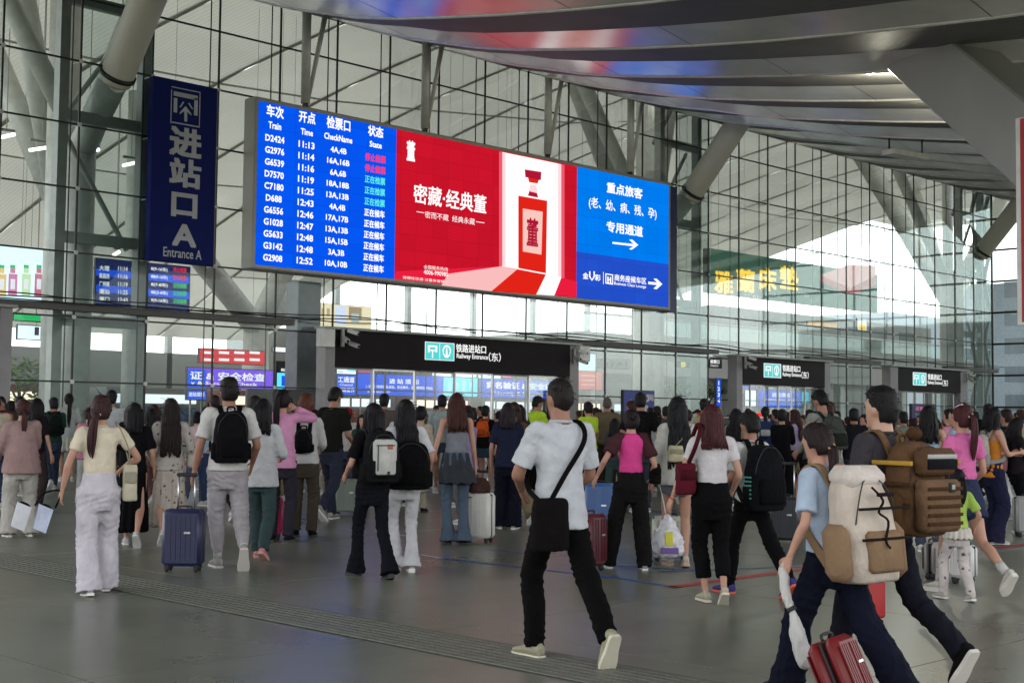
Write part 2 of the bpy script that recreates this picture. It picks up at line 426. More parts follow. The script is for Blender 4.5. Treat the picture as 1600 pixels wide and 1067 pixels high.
# big tubes coming out through the glass and leaning outwards up to the canopy
for k, s_ in zip(BAYS, ('thick cream steel tube poking out of the glass above the blue entrance sign', 'thick cream steel tube poking out of the glass right of the big screen', 'thick cream steel tube poking out of the glass at the far right corner')):
    x = 2*k+1.0; t = empty('canopy_strut', (x, 0, 10.1), s_, 'strut', 'tubes carrying the canopy')
    b = MB(t.location).limb([(x, .12, 10.0), (x, -.05, 10.2), (x, -1.8, 12.2), (x, -3.3, 13.9), (x, -3.9, 14.6)], [.40, .43, .44, .44, .44], 28, 4)
    b.build('tube', TUBEM, t, True)
    MB(t.location).limb([(x, .02, 10.10), (x, -.05, 10.18)], [.475, .475], 28, 1).build('collar', STEELD, t, True)

# side wall returning at the far corner
sw = empty('side_glass_wall', (50, 0, 0), 'glass side wall turning the corner at the far right edge', 'glass wall')
b = MB(sw.location)
for (a, c) in rows:
    for j in range(7):
        MB(sw.location).box((50.0, -2*j-1.97, a+.03), (50.012, -2*j-.03, c-.03)).build('glass_pane', GLASS, sw)
for z in TZ: b.box((49.97, -14, z-.05), (50.06, -.05, z+.05))
for j in range(8): b.box((49.97, -2*j-.04, 0), (50.05, -2*j+.04, TZ[-1]))
b.build('frame', STEELD, sw)
# wavy cut steel truss just inside the corner
b = MB(sw.location)
for x in (49.2, 50.6):
    pts = [(x+.28*sin(z*2*pi/3.2), .55, z) for z in [i*.4 for i in range(0, 34)]]
    b.limb(pts, [.11]*len(pts), 8, 1)
b.build('truss', STEEL, sw, True)

# ------------------------------------------------------------------ entrance portals
DARKP = mat('dark_brown_fascia', (.012, .009, .011), .6, 0, .15, 2, spec=.15)
FRAMEG = mat('portal_grey', (.27, .26, .27), .5, .1, .08)
SIGNG = emit('teal_sign_light', (90, 215, 215), 1.0); LIGHTW = emit('white_sign_light', (250, 252, 250), 1.05)
GLASSI = glassmat('door_glass', (.95, .97, .965), .25, .01)
PY = -.5
def pX(px): return onY(px, 570, PY).x
portal_w = [(None, 1, 18, -20, 'entrance portal whose end post stands at the left edge of the photo', None), (509, 524, 905, 891, 'wide entrance portal with dark fascia under the big screen', (687, 549, 46, 28)),
            (1152, 1161, 1298, 1289, 'narrow entrance portal with lit sign right of the big screen', (1207, 579, 27, 22)), (1392, 1404, 1512, 1501, 'farthest entrance portal with lit sign near the right corner', (1437, 592, 21, 20))]
for p0, p1, p2, p3, s_, lg_ in portal_w:
    if p0 is None: x0, x1, xi, xj = -14, pX(18), -13.5, pX(-2)
    else: x0, x1, xi, xj = pX(p0), pX(p2), pX(p1), pX(p3)
    t = empty('entrance_portal', (x0, -.3, 0), s_, 'entrance portal', 'entrance portals')
    MB(t.location).box((xi+.01, PY, 2.9), (xj-.01, -.05, 3.95)).build('fascia', DARKP, t)
    MB(t.location).box((x0-.08, PY-.1, 3.955), (x1+.08, -.02, 4.03), bev=.015).build('top_cap', STEEL, t)
    for xx in ((x0, xi), (xj, x1)):
        MB(t.location).box((xx[0], PY+.02, 0), (xx[1], -.05, 3.95)).build('post', FRAMEG, t)
    if x0 < 0: continue
    # glass doors with steel frames
    xs = [xi+(xj-xi)*i/6 for i in range(7)]
    for i in range(6):
        a, c = xs[i], xs[i+1]; lf = MB(t.location)
        for xx in (a+.01, c-.05): lf.box((xx, -.16, 0), (xx+.04, -.12, 2.9))
        lf.box((a+.05, -.16, .0), (c-.05, -.12, .08)); lf.box((a+.05, -.16, 2.84), (c-.05, -.12, 2.9))
        d = lf.build('door', CHROME if i % 2 else STEELW, t)
        MB(t.location).box((a+.05, -.145, .08), (c-.05, -.137, 2.84)).build('pane', GLASSI, d)
        MB(t.location).tube((c-.14, -.2, .7), (c-.14, -.2, 2.0), .016, n=6).build('handle', CHROME, d)
    cx, cy, wp, hp = lg_
    rectP(cx-wp/2, cy-hp/2, cx+wp/2, cy+hp/2, PY-0.015, LIGHTW, t, 'sign_light')
    q = rectP(cx-wp/2+1, cy-hp/2+1, cx+wp/2-1, cy+hp/2-1, PY-0.020, SIGNG, t, 'sign_face')
    # gate pictogram on the left half, train front on the right half
    for (u0, v0, u1, v1) in ((-.40, -.34, -.08, -.24), (-.40, -.24, -.33, .05), (-.15, -.24, -.08, .05), (-.26, -.1, -.22, .36), (-.32, -.1, -.16, -.02)):
        rectP(cx+wp*u0, cy+hp*v0, cx+wp*u1, cy+hp*v1, PY-0.025, LIGHTW, q, 'pictogram')
    pts = [(cx+wp*(.24+.15*sin(a)*(1 if cos(a) > 0 else .9)), cy-hp*.36*cos(a)) for a in [2*pi*i/20 for i in range(20)]]
    polyP(pts[::-1], PY-0.024, LIGHTW, q, 'pictogram')
    pts = [(cx+wp*(.24+.10*sin(a)), cy-hp*.25*cos(a)) for a in [2*pi*i/16 for i in range(16)]]
    polyP(pts[::-1], PY-0.028, SIGNG, q, 'pictogram')
    pts = [(cx+wp*.22, cy-hp*.2), (cx+wp*.26, cy-hp*.2), (cx+wp*.28, cy+hp*.36), (cx+wp*.2, cy+hp*.36)]
    polyP(pts[::-1], PY-0.032, LIGHTW, q, 'pictogram')
    polyP([(cx-wp*.005, cy-hp*.42), (cx+wp*.012, cy-hp*.42), (cx+wp*.012, cy+hp*.42), (cx-wp*.005, cy+hp*.42)][::-1], PY-0.028, LIGHTW, q, 'pictogram')
    k = wp/46
    textP('铁路进站口', cx+wp*.5+24*k+2, cy-4*hp/28, 47*k, 13*hp/28, PY-0.022, LIGHTW, t, bold=.02)
    textP('Railway Entrance', cx+wp*.5+27*k+1, cy+9*hp/28, 49*k, 9.5*hp/28, PY-0.022, LIGHTW, t, bold=.015)
    textP('（东）', cx+wp*.5+62*k+1, cy+9*hp/28, 19*k, 14*hp/28, PY-0.022, LIGHTW, t, bold=.01)
# cameras and boxes clustered on the posts
def sec_camera(p, label, s=1.0):
    t = empty('security_camera', p, label, 'security camera', 'cameras on the portal posts'); o = V(p)
    b = MB(o)
    b.box((p[0]-.05, p[1]-.02, p[2]-.22*s), (p[0]+.05, p[1]+.06, p[2]+.2*s), bev=.01); b.build('bracket', STEEL, t)
    for i, (dx, dz, a) in enumerate(((.16, .12, .5), (-.02, -.06, -.3), (.2, -.16, .2))):
        M = Matrix.Translation(o+V((dx*s, -.14, dz*s))) @ Matrix.Rotation(a, 4, 'Z') @ Matrix.Rotation(.3, 4, 'X')
        c = MB(o).box((-.05*s, -.16*s, -.045*s), (.05*s, .1*s, .045*s), M, .012).build('housing', STEELW, t)
        e = MB(o).limb([M @ V((0, -.155*s, 0)), M @ V((0, -.175*s, 0))], [.03*s, .032*s], 10, 1); e.build('lens', RUBBER, c)
    return t
sec_camera((pX(532), PY-.1, 3.75), 'cluster of cameras at the left end of the wide dark fascia', 1.3)
sec_camera((pX(895), PY-.1, 3.6), 'cluster of cameras at the right end of the wide dark fascia', 1.2)
sec_camera((pX(1162), PY-.1, 3.75), 'camera cluster on the left post of the narrow portal', 1.2)
sec_camera((pX(1508), PY-.1, 3.65), 'camera cluster on the right post of the farthest portal', 1.1)
for p, s_ in (((pX(505), PY-.1, 3.45), 'white junction box hanging left of the wide portal post'), ((pX(908), PY-.1, 3.45), 'white junction box right of the wide portal')):
    t = tag(MB(p).box((p[0]-.26, p[1]-.1, p[2]-.02), (p[0]+.26, p[1]+.12, p[2]+.5), bev=.02).build('junction_box', WHITEP), s_, 'junction box', 'junction boxes beside the wide portal')
    t.location = p

# ------------------------------------------------------------------ big screen
bs = empty('led_screen', (13.8, -.35, 5.5), 'huge LED screen with departures table, red drink advert and blue passenger notice', 'screen')
Yb = -.62
MB(bs.location).box((4.78, -.61, 5.45), (22.90, -.06, 10.16), bev=.03).build('casing', mat('screen_casing', (.42, .41, .36), .5, .1, .1, 1), bs)
BLUE1 = emit('screen_blue', (5, 92, 255), 1.0, 7); RED1 = emit('screen_red', (214, 22, 45), 1.0, 7); BLUE2 = emit('screen_sky_blue', (0, 132, 255), 1.0, 7); BLUE3 = emit('screen_royal_blue', (38, 86, 216), 1.0, 7)
WH = emit('screen_white', (255, 255, 255), 1.1); PINK = emit('screen_pink', (255, 60, 110), 1.0); CYAN = emit('screen_cyan', (120, 235, 255), 1.0); GREENL = emit('screen_green', (90, 235, 225), 1.05)
def bz(t): return 5.53+4.55*t
def bpanel(x0, x1, z0, z1, m, name, dy=0):
    return MB(bs.location).box((x0, Yb-dy, z0), (x1, Yb-dy+.004, z1)).build(name, m, bs)
xa, xb, xc, xd = 4.88, onY(618, 320, Yb).x, onY(901, 360, Yb).x, 22.76
pT = bpanel(xa, xb, 5.56, 10.04, BLUE1, 'departures_panel'); pR = bpanel(xb, xc, 5.56, 10.04, RED1, 'advert_panel')
zsplit = onY(972, 403, Yb).z
pB = bpanel(xc, xd, zsplit, 10.04, BLUE2, 'notice_panel'); pC = bpanel(xc, xd, 5.56, zsplit, BLUE3, 'lounge_panel')
Yt = Yb-.010
def bt(body, px, py, wp, hp, m=WH, bold=.025, par=bs, name='lettering'): return textP(body, px, py, wp, hp, Yt, m, par, name, bold)
bt('车次', 430, 175, 27, 19); bt('开点', 480, 184, 26, 18); bt('检票口', 529, 194, 37, 19); bt('状态', 587, 206, 24, 17)
bt('Train', 429.5, 197, 20, 11); bt('Time', 479.5, 207, 19, 10); bt('CheckName', 528.5, 216, 44, 10); bt('State', 587, 226.5, 19, 9.5)
tr = ['D2424', 'G2976', 'G6539', 'D7570', 'C7180', 'D688', 'G6556', 'G1028', 'G5633', 'G3142', 'G2908']
ti = ['11:13', '11:14', '11:16', '11:19', '11:25', '12:43', '12:46', '12:47', '12:48', '12:48', '12:52']
ck = ['4A,4B', '16A,16B', '6A,6B', '18A,18B', '13A,13B', '4A,4B', '17A,17B', '13A,13B', '15A,15B', '3A,3B', '10A,10B']
stt = ['停止检票']*2+['正在检票']*3+['正在候车']*6
for i in range(11):
    bt(tr[i], 429.5-i*.35, 217.3+i*18.6, 30 if len(tr[i]) == 5 else 25, 10.5)
    bt(ti[i], 479-i*.3, 226.7+i*18.1, 25, 10.5)
    bt(ck[i], 529-i*.4, 236+i*17.7, 35 if len(ck[i]) > 5 else 25, 10.5)
    bt(stt[i], 586.5-i*.3, 247.5+i*17.2, 32, 12, PINK if i < 2 else (GREENL if i < 5 else WH), .03)
# advert: open door of light, red bottle, wording
polyP([(785, 238), (785, 416), (877, 434), (877, 257)][::1], Yb-.006, WH, bs, 'light_doorway')
RAY = emit('screen_pale_ray', (250, 190, 190), 1.0); RED2 = emit('screen_bottle_red', (226, 36, 24), 1.0); RED3 = emit('screen_scarlet', (235, 30, 62), 1.0); RED4 = emit('screen_dark_red', (176, 22, 52), 1.0); GLOW = emit('screen_pink_glow', (255, 214, 218), 1.05); GLOW2 = emit('screen_rose_glow', (238, 92, 110), 1.0)
def lay(pts, k, m, name): return polyP(pts, Yb-.006-.004*k, m, bs, name)
lay([(785.2, 239), (785.2, 415), (790, 416), (790, 240)], .2, GLOW, 'light_edge'); lay([(780, 237), (780, 416.2), (785, 416), (785, 238)], .2, GLOW2, 'light_edge'); lay([(872, 256), (872, 432), (877, 433), (877, 257)], .2, GLOW, 'light_edge'); lay([(877.2, 257), (877.2, 434), (882, 435), (882, 258)], .2, GLOW2, 'light_edge')
lay([(829, 288), (826, 300), (840, 303), (838, 290)], 2, GLOW, 'bottle_neck')
lay([(618, 424), (785, 416), (877, 434), (901, 440), (901, 464), (616, 436)], .5, RED3, 'light_pool')
lay([(700, 428), (785, 416), (808, 421), (768, 455), (690, 446)], 1, RAY, 'light_ray')
lay([(853, 429), (877, 434), (866, 462), (838, 460)], 1, WH, 'light_ray')
lay([(808, 421), (853, 429), (838, 460), (768, 455)], 1.2, RED2, 'bottle_shadow')
lay([(810, 306), (810, 419), (853, 427), (855, 314)], 2, RED2, 'bottle')
lay([(817, 326), (817, 393), (846, 398), (848, 331)], 3, emit('screen_label_pink', (250, 200, 190), 1.0), 'bottle_label')
lay([(827, 299), (825, 306), (841, 309), (839, 302)], 3, RED4, 'bottle_neck'); lay([(820, 265), (821, 277), (845, 282), (846, 269)], 3, RED4, 'bottle_cap')
lay([(825, 278), (827, 285), (840, 287), (842, 281)], 3, RED2, 'bottle_cap')
textP('董', 832, 363, 18, 44, Yb-.024, RED4, bs, 'logo', .03); textP('董', 642, 236, 13, 32, Yb-.024, WH, bs, 'logo', .03)
bt('密藏·经典董', 703, 311, 114, 30, WH, .015); bt('密而不藏  经典永藏', 703, 341, 78, 10, WH, .0)
lay([(651, 330.3), (651, 331.3), (663, 333.3), (663, 332.3)], 1, WH, 'dash'); lay([(744, 346), (744, 347), (757, 349), (757, 348)], 1, WH, 'dash')
bt('全国服务热线', 681, 419, 38, 6, WH, 0); bt('4006-990985', 681, 427, 38, 7, WH, .01); bt('请理性饮酒 过量有害健康', 665, 437, 72, 4.5, WH, 0)
bt('重点旅客', 976, 298, 56, 17); bt('(老、幼、病、残、孕)', 973, 326, 106, 19, WH, .012); bt('专用通道', 976, 358, 57, 17)
def arrow(pts, m=WH): lay(pts, 2, m, 'arrow')
arrow([(957, 378), (957, 381), (990, 385), (983, 389), (987, 390.5), (997.5, 383), (988, 374.5), (983, 374.5), (990, 381.5)][::1])
arrow([(1013, 440), (1013, 444), (1027, 445.5), (1021, 451), (1026, 452), (1035, 444), (1026, 435.5), (1021, 435.5), (1027, 441.5)])
bt('金', 915, 431, 9, 10, WH, .02); bt('彩', 934, 434, 9, 10, WH, .02)
for sx in (-1, 1):
    cx = 925+sx*3.4; lay([(cx-1, 424), (cx-1, 433), (925, 439), (925+sx*.1, 436.5), (cx+1, 432), (cx+1, 424)][::1] if sx < 0 else [(cx-1, 424), (cx-1, 432), (925, 436.5), (925, 439), (cx+1, 433), (cx+1, 424)], 2, WH, 'emblem')
lay([(942.5, 425), (942.5, 444), (943.3, 444), (943.3, 425)], 2, WH, 'divider')
lay([(946, 427), (946, 443), (958, 445), (958, 429)], 2, WH, 'emblem'); lay([(947.5, 429), (947.5, 441.5), (956.5, 443), (956.5, 430.5)], 3, BLUE3, 'emblem')
lay([(949, 432), (949, 442), (951, 442.3), (951, 438), (953, 438.3), (953, 442.6), (955, 443), (955, 433), (953, 432.8), (953, 436.5), (951, 436.2), (951, 432.3)], 4, WH, 'emblem')
bt('商务座候车区', 985, 436.5, 50, 10.5, WH, .015); bt('Business Class Lounge', 984.5, 446, 50, 6, WH, .01)
for i in range(9):
    z = 5.45; x = 4.78+2.0*i+.9
# blue edge panel at its right end
rectP(1047, 292, 1057, 488, -.3, mat('navy_panel', (.008, .02, .11), .4), bs, 'end_panel', .2)
# struts that hold it
for px in (478, 665, 857, 986):
    p = onY(px, 200+(px-478)*.2, -.45); x = p.x
    h = empty('screen_hanger', (x, -.4, 10.16), '', 'strut', 'struts holding the big screen')
    b = MB(h.location); b.tube((x, -.4, 10.3), (x-.08, -.5, 14), .13, .13, 12); b.tube((x+.1, -.4, 10.45), (x+.75, -.5, 13.8), .055, .085, 10)
    b.build('tube', STEELW, h, True)
    MB(h.location).box((x-.03, -.5, 10.14), (x+.03, -.3, 10.4)).tube((x+.03, -.4, 10.2), (x+.12, -.4, 10.5), .03, n=6).build('hook', STEELD, h)
    h['label'] = {478: 'steel hanger over the departures table of the big screen', 665: 'steel hanger over the left of the red advert', 857: 'steel hanger over the bottle of the red advert', 986: 'steel hanger over the blue passenger notice'}[px]

# ------------------------------------------------------------------ vertical blue sign
vs_ = empty('entrance_sign', (2.8, -.2, 5.46), 'tall vertical dark blue sign reading Entrance A beside the big screen', 'sign')
NAVY = mat('navy_sign_face', (.004, .012, .14), .6, 0, .1, 1, spec=.15); SIGNW = mat('white_vinyl', (.52, .54, .58), .5)
MB(vs_.location).box((1.86, -.30, 5.44), (3.78, -.06, 10.22), bev=.012).build('board', NAVY, vs_)
def vt(b_, px, py, wp, hp, bold=.02): textP(b_, px, py, wp, hp, -.306, SIGNW, vs_, 'lettering', bold)
vt('进', 290, 223, 51, 46, .035); vt('站', 289.5, 271, 50, 45, .035); vt('口', 288, 321, 41, 38, .04); vt('A', 288, 368, 38, 35, .03); vt('Entrance A', 285, 396, 60, 15, .012)
def vrect(x0, y0, x1, y1, m=SIGNW, k=0): rectP(x0, y0, x1, y1, -.306-.004*k, m, vs_, 'pictogram')
for (a, b_, c, d) in ((267, 140, 268.2, 193), (311.5, 144, 312.7, 199), (268, 139.5, 312, 141), (268, 194, 312, 196)): vrect(a, b_, c, d)
vrect(271.5, 146.5, 309, 153.5); vrect(271.5, 153.5, 277, 176); vrect(303.5, 153.5, 309, 181)
polyP([(290, 166), (281, 176), (281, 179), (288, 174), (288, 190), (292.5, 190.5), (292.5, 175), (299, 181), (299, 178)], -.310, SIGNW, vs_, 'pictogram')
polyP([(286, 159), (280, 168), (283, 168), (288, 160)], -.310, SIGNW, vs_, 'pictogram'); polyP([(296, 161), (294, 162), (300, 171), (302, 171)], -.310, SIGNW, vs_, 'pictogram')

# ------------------------------------------------------------------ canopy outside
YS = [-.35, 0, .5, 2.8, 4.4, 6.6, 9.2, 11.4, 14, 16.5, 20.6, 27, 34, 46]; ZS = [13.18, 13.08, 12.87, 12.04, 11.58, 10.98, 10.48, 10.1, 9.71, 9.4, 9.0, 8.6, 8.4, 8.3]
def interp(x, xs, ys):
    if x <= xs[0]: return ys[0]
    for i in range(len(xs)-1):
        if x <= xs[i+1]: t = (x-xs[i])/(xs[i+1]-xs[i]); return ys[i]+(ys[i+1]-ys[i])*t
    return ys[-1]
SMZ = smoothpts([[-a, b] for a, b in zip(YS, ZS)], 4)
def zl(x, y):
    z = interp(-y, [-p[0] for p in SMZ], [p[1] for p in SMZ])
    return z+.02*(x-8)*min(1, max(0, -y/5))
cn = empty('canopy', (20, -20, 9), 'sweeping metal canopy of overlapping curved panels above the forecourt', 'canopy')
def canopy_metal(name, c, rough, metal, rib=False):
    m, nt, b = base(name); n = nz(nt, .6, 5, coords(nt))
    nt.links.new(ramp(nt, n.outputs[0], [(.3, sc(c, .86)), (.7, sc(c, 1.1))]), b.inputs['Base Color'])
    b.inputs['Roughness'].default_value = rough; b.inputs['Metallic'].default_value = metal
    if rib:
        wv = nt.nodes.new('ShaderNodeTexWave'); wv.inputs['Scale'].default_value = 4.2; wv.bands_direction = 'Y'
        nt.links.new(coords(nt, kind='Object'), wv.inputs['Vector']); bump(nt, b, wv.outputs['Fac'], .6, .03)
    else:
        n2 = nz(nt, 2.2, 3, coords(nt, (4, .5, 1))); bump(nt, b, n2.outputs[0], .12, .02)
    return m
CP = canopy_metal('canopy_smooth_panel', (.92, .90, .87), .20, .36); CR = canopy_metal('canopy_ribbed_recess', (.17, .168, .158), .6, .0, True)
CE = canopy_metal('canopy_fascia', (.40, .40, .39), .4, .3)
yy = [.35, .15, -.1, -.5, -1, -1.6, -2.4, -3.4, -4.6, -6, -7.5, -9, -11, -13, -15, -17.5, -20, -24, -28, -32]
LIPM = mat('pale_edge_lip', (.85, .84, .80), .35, .1)
def wtap(y): return 1.35*min(1, max(.02, (.35-y)/4.6))**.75
def htap(y): return .19*min(1, max(.01, (.35-y)/4.6))**.75
for n_ in range(-4, 14):
    X = 4*n_; vs = []
    for y in yy:
        a, z = wtap(y), zl(X, y); h = htap(y)
        vs += [(X-a, y, z+h), (X, y, z), (X, y, z+h+.16), (X-a, y, z+h+.10)]
    fs = []
    for i in range(len(yy)-1):
        for k in range(4): fs.append((i*4+k, i*4+(k+1) % 4, i*4+4+(k+1) % 4, i*4+4+k))
    o = mesh('soffit_panel', [V(v)-cn.location for v in vs], fs, CP, cn); auto(o, 30)
    MB(cn.location).limb([(X+.01, y, zl(X, y)+.012) for y in yy[3:]], [.05]*len(yy[3:]), 6, 1).build('edge_lip', LIPM, cn, True)
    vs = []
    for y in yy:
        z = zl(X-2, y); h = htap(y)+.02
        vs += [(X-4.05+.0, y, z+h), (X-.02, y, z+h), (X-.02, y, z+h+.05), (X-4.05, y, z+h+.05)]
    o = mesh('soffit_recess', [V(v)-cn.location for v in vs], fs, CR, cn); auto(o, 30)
# joints across each glossy panel (thin dark gaps would be metal seams)
# roof above the soffit
b = MB(cn.location); xs = (-20.1, 52.1); vs = []
for y in yy: vs += [(xs[0], y, zl(10, y)+1.3+htap(y)*2), (xs[1], y, zl(50, y)+1.3+htap(y)*2)]
b.add(vs, [(2*i, 2*i+1, 2*i+3, 2*i+2) for i in range(len(yy)-1)]); b.build('roof_sheet', CE, cn, True)
MB(cn.location).box((-20, .62, 14.2), (52, .75, 19.5)).build('header_panel', CE, cn)  # unseen, added to block the sky between canopy and ceiling
# edge trim along the glass
b = MB(cn.location); b.limb([(-20, .33, 13.22), (52, .33, 13.3)], [.10, .10], 8, 1); b.build('edge_trim', CE, cn)
# seams across the canopy panels
SM = mat('canopy_seam', (.06, .06, .06), .7)
for n_ in range(1, 13):
    for y in (-3.4, -7.5, -13, -20):
        X = 4*n_; a = wtap(y); h = htap(y); b = MB(cn.location); z = zl(X, y)
        b.add([(X-a, y-.012, z+h-.004), (X-.005, y-.012, z-.004), (X-.005, y+.012, z-.004+.012*.3), (X-a, y+.012, z+h-.004+.012*.3)], [(0, 1, 2, 3)]); b.build('panel_seam', SM, cn)
# downlights in two recesses
DL = emit('downlight_glow', (255, 246, 200), 8)
for i, p in enumerate(((12.9, -14.6, 10.3), (17.0, -14.0, 10.5))):
    x, y, z = p; z = zl(x, y)+htap(y)+.0
    t = empty('downlight', (x, y, z), ['round lamp in the canopy recess, brightest of the two near the big beam', 'round lamp in the canopy recess, touching the big beam', 'round lamp in the canopy recess above the red advert', 'round lamp in the canopy recess above the blue notice', 'round lamp in the canopy recess above the right glass wall'][i], 'lamp', 'lamps in the canopy')
    MB(t.location).limb([(x, y, z+.05), (x, y, z-.05)], [.09, .10], 16, 1).build('housing', STEEL, t)
    MB(t.location).limb([(x, y, z-.051), (x, y, z-.06)], [.05, .045], 16, 1).build('lens', DL, t)
    ld = bpy.data.lights.new('lamp', 'POINT'); ld.energy = (90, 75)[i]; ld.color = (1, .95, .75); ld.shadow_soft_size = .1
    lo = bpy.data.objects.new('bulb', ld); lo.location = (0, 0, -.32); link(lo, t)
# box fixture hanging from the canopy
p = V((24.6, -10.5, 10.35)); t = empty('canopy_display', p, 'thin slab display hanging under the canopy at the upper right', 'display')
a, c = V((0, 0, 0)), V((0, 0, 0))
q0, q1 = on(1387, 236, 0, 24.5), on(1443, 246, 0, 26.3)
t.location = q0; d = (q1-q0); d.z = d.z*.9
M = Matrix.Translation(q0) @ d.to_track_quat('X', 'Z').to_matrix().to_4x4()
MB(q0).box((0, -.25, -.12), (d.length, .25, .06), M, .01).build('slab', STEELW, t)
MB(q0).tube(q0+V((.1, 0, 0)), q0+V((.1, 0, .8)), .03).tube(q1+V((-.1, 0, 0)), q1+V((-.1, 0, .8)), .03).build('rod', STEELD, t)
# what stands outside beyond the side wall
pa = on(1500, 447, 0, 150); pb_ = on(1660, 447, 0, 150)
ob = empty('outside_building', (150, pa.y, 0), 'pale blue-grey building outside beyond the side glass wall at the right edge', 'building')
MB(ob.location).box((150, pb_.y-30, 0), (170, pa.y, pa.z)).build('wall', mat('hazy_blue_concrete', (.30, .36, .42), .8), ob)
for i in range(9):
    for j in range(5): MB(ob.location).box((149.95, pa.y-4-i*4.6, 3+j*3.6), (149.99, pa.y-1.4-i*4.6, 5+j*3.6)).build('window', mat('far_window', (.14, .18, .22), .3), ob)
ob = tag(MB((78, -16, 0)).box((78, -30, 0), (80, -2, on(1580, 500, 0, 78).z), bev=.1).build('boundary_wall', mat('grey_outer_wall', (.25, .26, .26), .7)), 'grey wall outside beyond the side glass wall at the right edge', 'wall'); ob.location = (78, -16, 0)
# big raking beam at the right
t = empty('canopy_beam', (14, -16, 9.6), 'broad grey box beam raking down under the canopy at the right edge', 'beam')
pA = CAM+ray(1478, 112)*29.5; pB = CAM+ray(1760, 352)*24.5
d = pB-pA; M = Matrix.Translation(pA) @ d.to_track_quat('X', 'Z').to_matrix().to_4x4()
MB(t.location).box((-1.3, -.55, -.62), (d.length, .55, .85), M, .04).build('box_girder', mat('beam_paint', (.42, .42, .395), .5, 0, .06, .8), t)
# red banner at the right edge
t = empty('red_banner', CAM+ray(1610, 510)*20, 'red hanging banner with grey frame cut by the right edge of the photo', 'banner')
q0, q1 = CAM+ray(1589, 185)*20, CAM+ray(1591, 510)*20; z0_, z1_ = q1.z, q0.z; x_, y_ = q0.x, q0.y
MB(t.location).box((x_, y_-.9, z0_), (x_+.05, y_+.03, z1_), bev=.01).build('frame', STEELW, t)
MB(t.location).box((x_-.012, y_-.86, z0_+.05), (x_-.002, y_-.05, z1_-.02)).build('cloth_face', mat('banner_red', (.42, .02, .03), .6), t)

# ------------------------------------------------------------------ inside the hall
def sstep(a, b, x):
    t = min(1, max(0, (x-a)/(b-a))); return t*t*(3-2*t)
FAR = 58
def cz(x, y):
    t = y/FAR; far = 7.2+5.5*(sstep(44, 54, x)-sstep(88, 100, x))+20*sstep(86, 116, x)+1.0*sstep(26, 10, x)
    near = 17.5+5*sstep(10, 60, x)
    return near+(far-near)*t**1.25+2.2*sin(pi*t)
ceil = tag(empty('hall_ceiling', (0, 0, 0), 'vaulted pale grey ceiling of the station hall seen through the glass', 'ceiling'), kind='structure')
del ceil['category']
def ceiling_mat():
    """perforated membrane: some daylight from the skylights above comes through it"""
    m, nt, b = base('perforated_ceiling'); n = nz(nt, .15, 4, coords(nt))
    wv = nt.nodes.new('ShaderNodeTexWave'); wv.bands_direction = 'X'; wv.inputs['Scale'].default_value = 1.3; nt.links.new(coords(nt), wv.inputs['Vector'])
    c1 = ramp(nt, n.outputs[0], [(.3, (.50, .50, .45)), (.7, (.62, .61, .55))])
    mx = nt.nodes.new('ShaderNodeMix'); mx.data_type = 'RGBA'; mx.blend_type = 'MULTIPLY'; mx.inputs[0].default_value = .5
    nt.links.new(c1, mx.inputs[6]); nt.links.new(ramp(nt, wv.outputs['Fac'], [(.0, (.72,)*3), (.5, (1, 1, 1))]), mx.inputs[7])
    nt.links.new(mx.outputs[2], b.inputs['Base Color']); b.inputs['Roughness'].default_value = .6
    tr = nt.nodes.new('ShaderNodeBsdfTranslucent'); nt.links.new(mx.outputs[2], tr.inputs[0]); ms = nt.nodes.new('ShaderNodeMixShader')
    ms.inputs[0].default_value = TRANS; nt.links.new(b.outputs[0], ms.inputs[1]); nt.links.new(tr.outputs[0], ms.inputs[2])
    nt.links.new(ms.outputs[0], nt.nodes['Material Output'].inputs[0]); return m
TRANS = .17  # share of sky light let through, added to brighten the hall
CM = ceiling_mat()
ysg = [.8, 6, 13, 20, 28, 36, 44, 51, FAR]
for i in range(-2, 25):
    x0, x1 = i*6+.10, i*6+5.90
    for seg in ((0, 2), (2, 4), (4, 6), (6, 8)):
        Y = [ysg[seg[0]]+(ysg[seg[1]]-ysg[seg[0]])*k/4 for k in range(5)]; X_ = (x0, (x0+x1)/2, x1)
        mesh('ceiling_panel', [(x, y, cz(x, y)) for y in Y for x in X_], [(a*3+k, a*3+k+1, a*3+k+4, a*3+k+3) for a in range(4) for k in range(2)], CM, ceil, True)
JM = mat('ceiling_joint_paint', (.5, .5, .46), .8)
for i in range(-2, 26):
    b = MB(); rows_ = [[V((6*i+dx, y, cz(6*i, y)+dz)) for dx, dz in ((-.11, .02), (.11, .02), (.11, .3), (-.11, .3))] for y in ysg]
    b.loft(rows_).build('ceiling_joint', JM, ceil)
# cross beams seen as dark ribs
for j, y in enumerate((9, 22, 35, 48)):
    b = MB(); b.limb([(-12+6*k, y, cz(-12+6*k, y)-.1) for k in range(27)], [.05]*27, 6, 1); b.build('rib', mat('ceiling_rib', (.4, .4, .38), .6), ceil, True)
